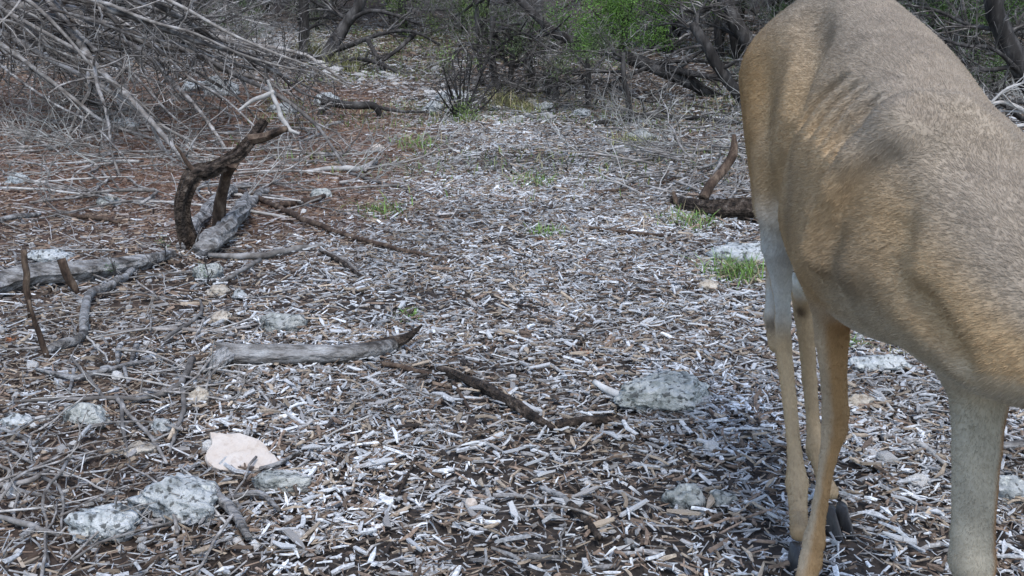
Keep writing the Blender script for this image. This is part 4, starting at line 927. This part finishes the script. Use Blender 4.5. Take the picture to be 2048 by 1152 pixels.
# right foreleg, drawn back
EL = Y(1652, 520, 1.51)
chain([(.452, 1.43, .66), EL, Y(1660, 590, 1.53), Y(1664, 680, 1.565), Y(1668, 770, 1.59), Y(1671, 825, 1.60), Y(1669, 860, 1.605), Y(1655, 920, 1.605), Y(1640, 1010, 1.60), Y(1628, 1080, 1.59)], [.06, .042, .028, .0235, .0185, .020, .019, .0125, .0115, .015], .02)
gR = np.array([*Y(1615, 1185, 1.545)[:2], 0.]); gR[2] = terrain(gR[0], gR[1])
chain([Y(1628, 1080, 1.59), Y(1622, 1120, 1.58), gR + [0, .02, .05]], [.015, .017, .016], .012)
# left foreleg, set forward
LE = Y(1957, 735, 1.28)
gF = np.array([.600, 1.17, 0.]); gF[2] = terrain(.6, 1.17)
chain([(.62, 1.33, .62), LE, Y(1958, 800, 1.27), Y(1953, 900, 1.255), Y(1945, 1070, 1.24), Y(1944, 1120, 1.235), (.592, 1.225, .215), (.597, 1.215, .105), (.599, 1.195, .06), gF + [0, .02, .045]], [.055, .045, .033, .028, .025, .027, .018, .018, .017, .017], .04)
# neck, head lowered to the side
chain([(.575, 1.24, .645), (.68, 1.08, .61), (.80, .96, .585), (.875, .90, .56)], [.105, .086, .072, .064], .05)
chain([(.885, .885, .555), (.925, .845, .505), (.965, .805, .425), (.985, .785, .375)], [.062, .056, .037, .027], .03)
ell((.905, .895, .60), (.05, .05, .045), .03)
for e0, e1 in (((.89, .955, .61), (.90, 1.06, .645)), ((.955, .885, .615), (1.05, .865, .655))):
    a, b_ = np.array(e0), np.array(e1); cone(a, (a + b_) / 2, .016, .026, .02); cone((a + b_) / 2, b_, .026, .007, .02)
# tail
chain([(.56, 2.13, .86), (.56, 2.2, .80), (.56, 2.215, .70), (.56, 2.2, .62)], [.03, .03, .027, .012], .03)

# surface relief of the near side: shoulder folds, flank crease, ribs, armpit
groove([(1622, 40), (1606, 130), (1580, 230), (1552, 330), (1541, 410)], .055, .032, .035)
for k in range(6): groove([(1594 + 17 * k, 262 + 17 * k), (1634 + 20 * k, 195 + 15 * k), (1700 + 22 * k, 146 + 13 * k)], .015, .016, .008)
ridge([(1900, 240), (1840, 238), (1780, 265), (1720, 322), (1682, 380), (1657, 440), (1640, 500)], .026, .024, .025)
ridge([(1965, 268), (1900, 246), (1830, 244)], .03, .012, .04)
groove([(1835, 185), (1895, 208), (1955, 248)], .035, .012, .03)
groove([(1775, 345), (1738, 372), (1706, 415), (1684, 455), (1668, 505)], .03, .013, .03)
ridge([(1770, 390), (1728, 455), (1700, 530)], .024, .009, .03)
groove([(1810, 420), (1782, 495), (1772, 560)], .035, .012, .03)
groove([(1800, 575), (1850, 620), (1895, 690), (1935, 745)], .022, .014, .02)
groove([(1640, 430), (1628, 480), (1612, 520)], .014, .006, .02)
def surface_nets(D):
    n = D.shape; s = D < 0; c = [D[i_:n[0] - 1 + i_, j:n[1] - 1 + j, k:n[2] - 1 + k] for i_ in (0, 1) for j in (0, 1) for k in (0, 1)]
    sg = sum((q < 0).astype(np.int8) for q in c); act = (sg > 0) & (sg < 8); idx = np.full(act.shape, -1, np.int64); ii = np.argwhere(act); idx[act] = np.arange(len(ii))
    vals = np.stack([q[act] for q in c], 1); co = np.array([[i_, j, k] for i_ in (0, 1) for j in (0, 1) for k in (0, 1)], float)
    acc = np.zeros((len(ii), 3)); cnt_ = np.zeros(len(ii))
    for a in range(8):
        for b_ in range(a + 1, 8):
            if np.abs(co[a] - co[b_]).sum() == 1:
                m_ = (vals[:, a] < 0) != (vals[:, b_] < 0); t_ = vals[:, a] / np.where(m_, vals[:, a] - vals[:, b_], 1)
                acc += np.where(m_[:, None], co[a] + t_[:, None] * (co[b_] - co[a]), 0); cnt_ += m_
    V = ii + acc / cnt_[:, None]; fs = []
    for axi in range(3):
        o1, o2 = [(1, 2), (2, 0), (0, 1)][axi]
        sl0 = [slice(1, n[k] - 1) for k in range(3)]; sl1 = list(sl0); sl0[axi] = slice(0, n[axi] - 1); sl1[axi] = slice(1, n[axi])
        a = s[tuple(sl0)]; b_ = s[tuple(sl1)]; e = np.argwhere(a != b_)
        ins = a[tuple(e.T)]; base_ = e.copy()
        for k in range(3):
            if k != axi: base_[:, k] += 1
        def at(d1, d2):
            w_ = base_.copy(); w_[:, o1] -= d1; w_[:, o2] -= d2; return idx[tuple(w_.T)]
        qd = np.stack([at(1, 1), at(0, 1), at(0, 0), at(1, 0)], 1); qd[~ins] = qd[~ins][:, ::-1]; fs.append(qd)
    return V, np.concatenate(fs)
DV, DF = surface_nets(D)
DV = DV * VOX + np.array([X0, Y0, Z0]); del D
def laplace(V, Fq, it, lam):
    E = np.concatenate([Fq[:, [0, 1]], Fq[:, [1, 2]], Fq[:, [2, 3]], Fq[:, [3, 0]]]); deg = np.bincount(E[:, 0], minlength=len(V)) + np.bincount(E[:, 1], minlength=len(V))
    for k in range(it):
        for l_ in (lam, -lam * 1.03):                       # Taubin: smooth without shrinking
            a = np.zeros_like(V)
            for c_ in range(3): a[:, c_] = np.bincount(E[:, 0], V[E[:, 1], c_], len(V)) + np.bincount(E[:, 1], V[E[:, 0], c_], len(V))
            V = V + l_ * (a / deg[:, None] - V)
    return V
DV = laplace(DV, DF, 3, .55)
FN = np.cross(DV[DF[:, 2]] - DV[DF[:, 0]], DV[DF[:, 3]] - DV[DF[:, 1]]); FA = np.linalg.norm(FN, axis=1) * .5; FN = nrm(FN)
VNm = np.zeros_like(DV)
for k in range(4): np.add.at(VNm, DF[:, k], FN)
VNm = nrm(VNm)
def mixc(c, col, m_): return c * (1 - m_[:, None]) + np.asarray(col) * m_[:, None]
def seg_d(p, pts):
    dm = np.full(len(p), 9.)
    for a, b_ in zip(pts[:-1], pts[1:]):
        a, b_ = np.asarray(a, float), np.asarray(b_, float); ab = b_ - a; t_ = np.clip((p - a) @ ab / (ab @ ab), 0, 1); dm = np.minimum(dm, np.linalg.norm(p - a - t_[:, None] * ab, axis=1))
    return dm
def coat(p, n):
    N_ = len(p); c = np.tile(np.array([.42, .30, .175]), (N_, 1))
    zt = np.interp(p[:, 1], ST[:, 0], ST[:, 2]); zb = np.interp(p[:, 1], ST[:, 0], ST[:, 3]); hgt = (p[:, 2] - zb) / (zt - zb)
    c = mixc(c, (.33, .272, .207), sst(.65, 1.0, hgt))                              # grey back
    nz = fbm(p[:, 1] * 9 + p[:, 0] * 6, p[:, 2] * 9 - p[:, 0] * 4, 3)
    c = mixc(c, (.40, .265, .135), sst(.02, .3, nz + .1) * sst(.9, .4, hgt) * .4)
    c = mixc(c, (.40, .255, .12), sst(1.86, 1.96, p[:, 1]) * sst(.55, .64, p[:, 2]) * sst(.93, .80, p[:, 2]) * .85)   # rusty haunch
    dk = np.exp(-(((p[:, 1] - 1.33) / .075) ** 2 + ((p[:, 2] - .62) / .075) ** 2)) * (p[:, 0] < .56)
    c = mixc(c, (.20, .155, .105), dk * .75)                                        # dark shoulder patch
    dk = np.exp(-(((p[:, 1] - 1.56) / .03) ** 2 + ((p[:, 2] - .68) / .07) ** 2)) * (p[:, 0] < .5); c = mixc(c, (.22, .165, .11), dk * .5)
    bel = np.maximum(sst(.14, .02, hgt) * sst(-.25, -.7, n[:, 2]), sst(.27, .13, hgt) * sst(.45, .51, p[:, 0]) * sst(1.28, 1.4, p[:, 1])) * (hgt > -.2); c = mixc(c, (.56, .51, .43), bel)
    c = mixc(c, (.46, .385, .28), sst(.34, .16, hgt) * sst(1.5, 1.3, p[:, 1]) * .7)    # pale chest
    # legs
    hind = (p[:, 1] > 1.78) & (p[:, 2] < .64)
    lo = sst(.64, .56, p[:, 2])
    c = mixc(c, (.46, .335, .20), hind * lo)
    dR = seg_d(p, [SF, ga, gb, gc]); inn = sst(.09, .05, dR) * sst(.30, -.25, n[:, 1]) * sst(.66, .53, p[:, 2]) * sst(.33, .42, p[:, 2]); c = mixc(c, (.55, .545, .51), inn)
    wl = np.exp(-(np.linalg.norm(p - Y(1600, 552, 2.0), axis=1) / .042) ** 4) * sst(1.95, 1.97, p[:, 1]); c = mixc(c, (.80, .78, .70), wl)
    gl = np.exp(-(np.linalg.norm(p - Y(1600, 626, 2.01), axis=1) / .014) ** 2) + .7 * np.exp(-(np.linalg.norm(p - Y(1543, 650, 1.97), axis=1) / .014) ** 2); c = mixc(c, (.05, .03, .02), np.clip(gl, 0, .85))
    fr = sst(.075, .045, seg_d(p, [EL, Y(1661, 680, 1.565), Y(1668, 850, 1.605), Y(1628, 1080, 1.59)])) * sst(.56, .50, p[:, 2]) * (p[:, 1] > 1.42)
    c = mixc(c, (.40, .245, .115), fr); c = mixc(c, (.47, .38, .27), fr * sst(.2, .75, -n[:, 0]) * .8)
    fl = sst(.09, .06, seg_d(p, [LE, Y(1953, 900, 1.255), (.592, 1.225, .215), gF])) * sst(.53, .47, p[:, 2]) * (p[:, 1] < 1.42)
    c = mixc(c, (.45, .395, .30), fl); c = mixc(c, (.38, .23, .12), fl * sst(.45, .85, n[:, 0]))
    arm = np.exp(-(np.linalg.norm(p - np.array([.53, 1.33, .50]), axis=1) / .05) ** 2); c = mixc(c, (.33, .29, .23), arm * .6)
    pk = np.exp(-(np.linalg.norm(p - np.array([.575, 1.74, .475]), axis=1) / .035) ** 2); c = mixc(c, (.52, .27, .22), pk * .7)
    tl = (p[:, 1] > 2.17) * sst(.80, .7, p[:, 2]); c = mixc(c, (.7, .68, .62), tl * .8)
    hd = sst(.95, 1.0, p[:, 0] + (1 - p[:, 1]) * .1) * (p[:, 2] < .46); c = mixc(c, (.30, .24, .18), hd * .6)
    nzf = fbm(p[:, 1] * 40, p[:, 2] * 22 + p[:, 0] * 30, 3)
    return c * (1 + .5 * nzf[:, None])
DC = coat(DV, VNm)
mfur, nn, ll, bb = nodes('deer_coat'); bb.inputs['Roughness'].default_value = .75; bb.inputs['Specular IOR Level'].default_value = .2
at = nn.new('ShaderNodeAttribute'); at.attribute_name = 'col'
tc = nn.new('ShaderNodeTexCoord'); mp = nn.new('ShaderNodeMapping'); mp.inputs['Scale'].default_value = (60, 14, 40); mp.inputs['Rotation'].default_value = (.45, 0, 0)
nz = nn.new('ShaderNodeTexNoise'); nz.inputs['Scale'].default_value = 4.; nz.inputs['Detail'].default_value = 5
ll.new(tc.outputs['Object'], mp.inputs[0]); ll.new(mp.outputs[0], nz.inputs[0])
mr = nn.new('ShaderNodeMapRange'); ll.new(nz.outputs[0], mr.inputs[0]); mr.inputs[1].default_value = .3; mr.inputs[2].default_value = .7; mr.inputs[3].default_value = .9; mr.inputs[4].default_value = 1.1
hs = nn.new('ShaderNodeHueSaturation'); ll.new(at.outputs[0], hs.inputs['Color']); ll.new(mr.outputs[0], hs.inputs['Value']); ll.new(hs.outputs[0], bb.inputs['Base Color'])
bp = nn.new('ShaderNodeBump'); bp.inputs['Strength'].default_value = .35; bp.inputs['Distance'].default_value = .002; ll.new(nz.outputs[0], bp.inputs['Height']); ll.new(bp.outputs[0], bb.inputs['Normal'])
DB = np.array([.54, 1.6, float(terrain(.54, 1.6))])
deer = thing('deer', 'lean tan and grey deer with faint ribs standing on the mulch at the trail edge', 'deer', DB)
body = obj('body', mesh('body', DV - DB, [DF], mfur, DC, True), deer)
# short coat: strands combed backwards along the trunk and down the legs
r = np.random.default_rng(99); NF = 420000
pr = FA / FA.sum(); fi = r.choice(len(DF), NF, p=pr); u_, v_ = r.random((2, NF, 1)); q = DV[DF[fi]]
root = (q[:, 0] * (1 - u_) + q[:, 1] * u_) * (1 - v_) + (q[:, 3] * (1 - u_) + q[:, 2] * u_) * v_; nrmv = FN[fi]
keep = root[:, 2] > .05; root, nrmv = root[keep], nrmv[keep]; NF = len(root)
leg = sst(.55, .42, root[:, 2])[:, None]
flow = np.array([0, 1., -.45]) * (1 - leg) + np.array([0, .15, -1.]) * leg; flow = flow + r.normal(0, .16, (NF, 3)); flow = nrm(flow - (flow * nrmv).sum(1, keepdims=True) * nrmv)
ln = (r.uniform(.0045, .0095, (NF, 1)) * (1 - .45 * leg)); ln = np.where(r.random((NF, 1)) < .08, ln * 1.9, ln); dr = nrm(flow + nrmv * r.uniform(.08, .36, (NF, 1)))
pts = np.stack([root - nrmv * .001, root + dr * ln * .55, root + nrm(dr + flow * .5) * ln], 1) - DB
hc = bpy.data.hair_curves.new('fur'); hc.add_curves([3] * NF)
hc.attributes['position'].data.foreach_set('vector', pts.astype(np.float32).ravel())
ra = hc.attributes.get('radius') or hc.attributes.new('radius', 'FLOAT', 'POINT')
ra.data.foreach_set('value', np.tile(np.array([.00028, .00022, .00006], np.float32), NF))
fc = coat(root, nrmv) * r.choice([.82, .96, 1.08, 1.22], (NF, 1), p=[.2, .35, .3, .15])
ca = hc.attributes.new('col', 'FLOAT_COLOR', 'CURVE'); c4 = np.ones((NF, 4), np.float32); c4[:, :3] = np.clip(fc, 0, .85); ca.data.foreach_set('color', c4.ravel())
mh, nn, ll, bb = nodes('deer_hair'); at = nn.new('ShaderNodeAttribute'); at.attribute_name = 'col'; ll.new(at.outputs[0], bb.inputs['Base Color']); bb.inputs['Roughness'].default_value = .7; bb.inputs['Specular IOR Level'].default_value = .15
hc.materials.append(mh); fur = obj('fur', hc, deer); fur['kind'] = 'stuff'
# hooves, eyes, nose
M['hoof'] = noise_mat('black_hoof', [(.3, (.02, .02, .022)), (.7, (.09, .087, .085))], 40, (1, 1, .2), .3, 60, rough=.4)
M['eye'] = noise_mat('dark_eye', [(.3, (.005, .004, .003)), (.7, (.01, .008, .006))], 5, None, 0, rough=.08)
def hoof(c, fwd, sx):
    f_ = np.array([*fwd, 0.]); f_ /= np.linalg.norm(f_); s_ = np.array([f_[1], -f_[0], 0.]); V = []
    for t_, (ln_, wd, zz) in zip(range(4), ((.044, .0135, 0.), (.038, .013, .012), (.026, .0115, .032), (.014, .009, .052))):
        for a in np.arange(10) / 10 * 6.283:
            ca_, sa_ = math.cos(a), math.sin(a); fx = ca_ * ln_ * (1.15 if ca_ > 0 else .75); sd2 = sa_ * wd * (1 - .72 * max(ca_, 0) ** 1.5)
            V.append(np.asarray(c) + f_ * (fx - zz * .3) + s_ * (sd2 + sx * .0125) + np.array([0, 0, zz - .008]))
    fq = [[k * 10 + j, k * 10 + (j + 1) % 10, (k + 1) * 10 + (j + 1) % 10, (k + 1) * 10 + j] for k in range(3) for j in range(10)]
    return obj('hoof', mesh('hoof', np.array(V) - DB, [np.array(fq), np.array([list(range(30, 40)), list(range(9, -1, -1))])], M['hoof'], None, True), deer)
for c_, fw in ((gL, (.25, -1)), (gH, (.1, -1)), (gR, (.0, -1)), (gF, (.1, -1))):
    for sx in (-1, 1): hoof(c_, fw, sx)
cV, cF = ICO[3]
for e in ((.868, .872, .535), (.955, .885, .53)): obj('eye', mesh('eye', cV * .013 + np.array(e) - DB, [cF], M['eye'], None, True), deer)
obj('nose', mesh('nose', cV * np.array([.022, .02, .017]) + np.array([.992, .778, .365]) - DB, [cF], M['eye'], None, True), deer)
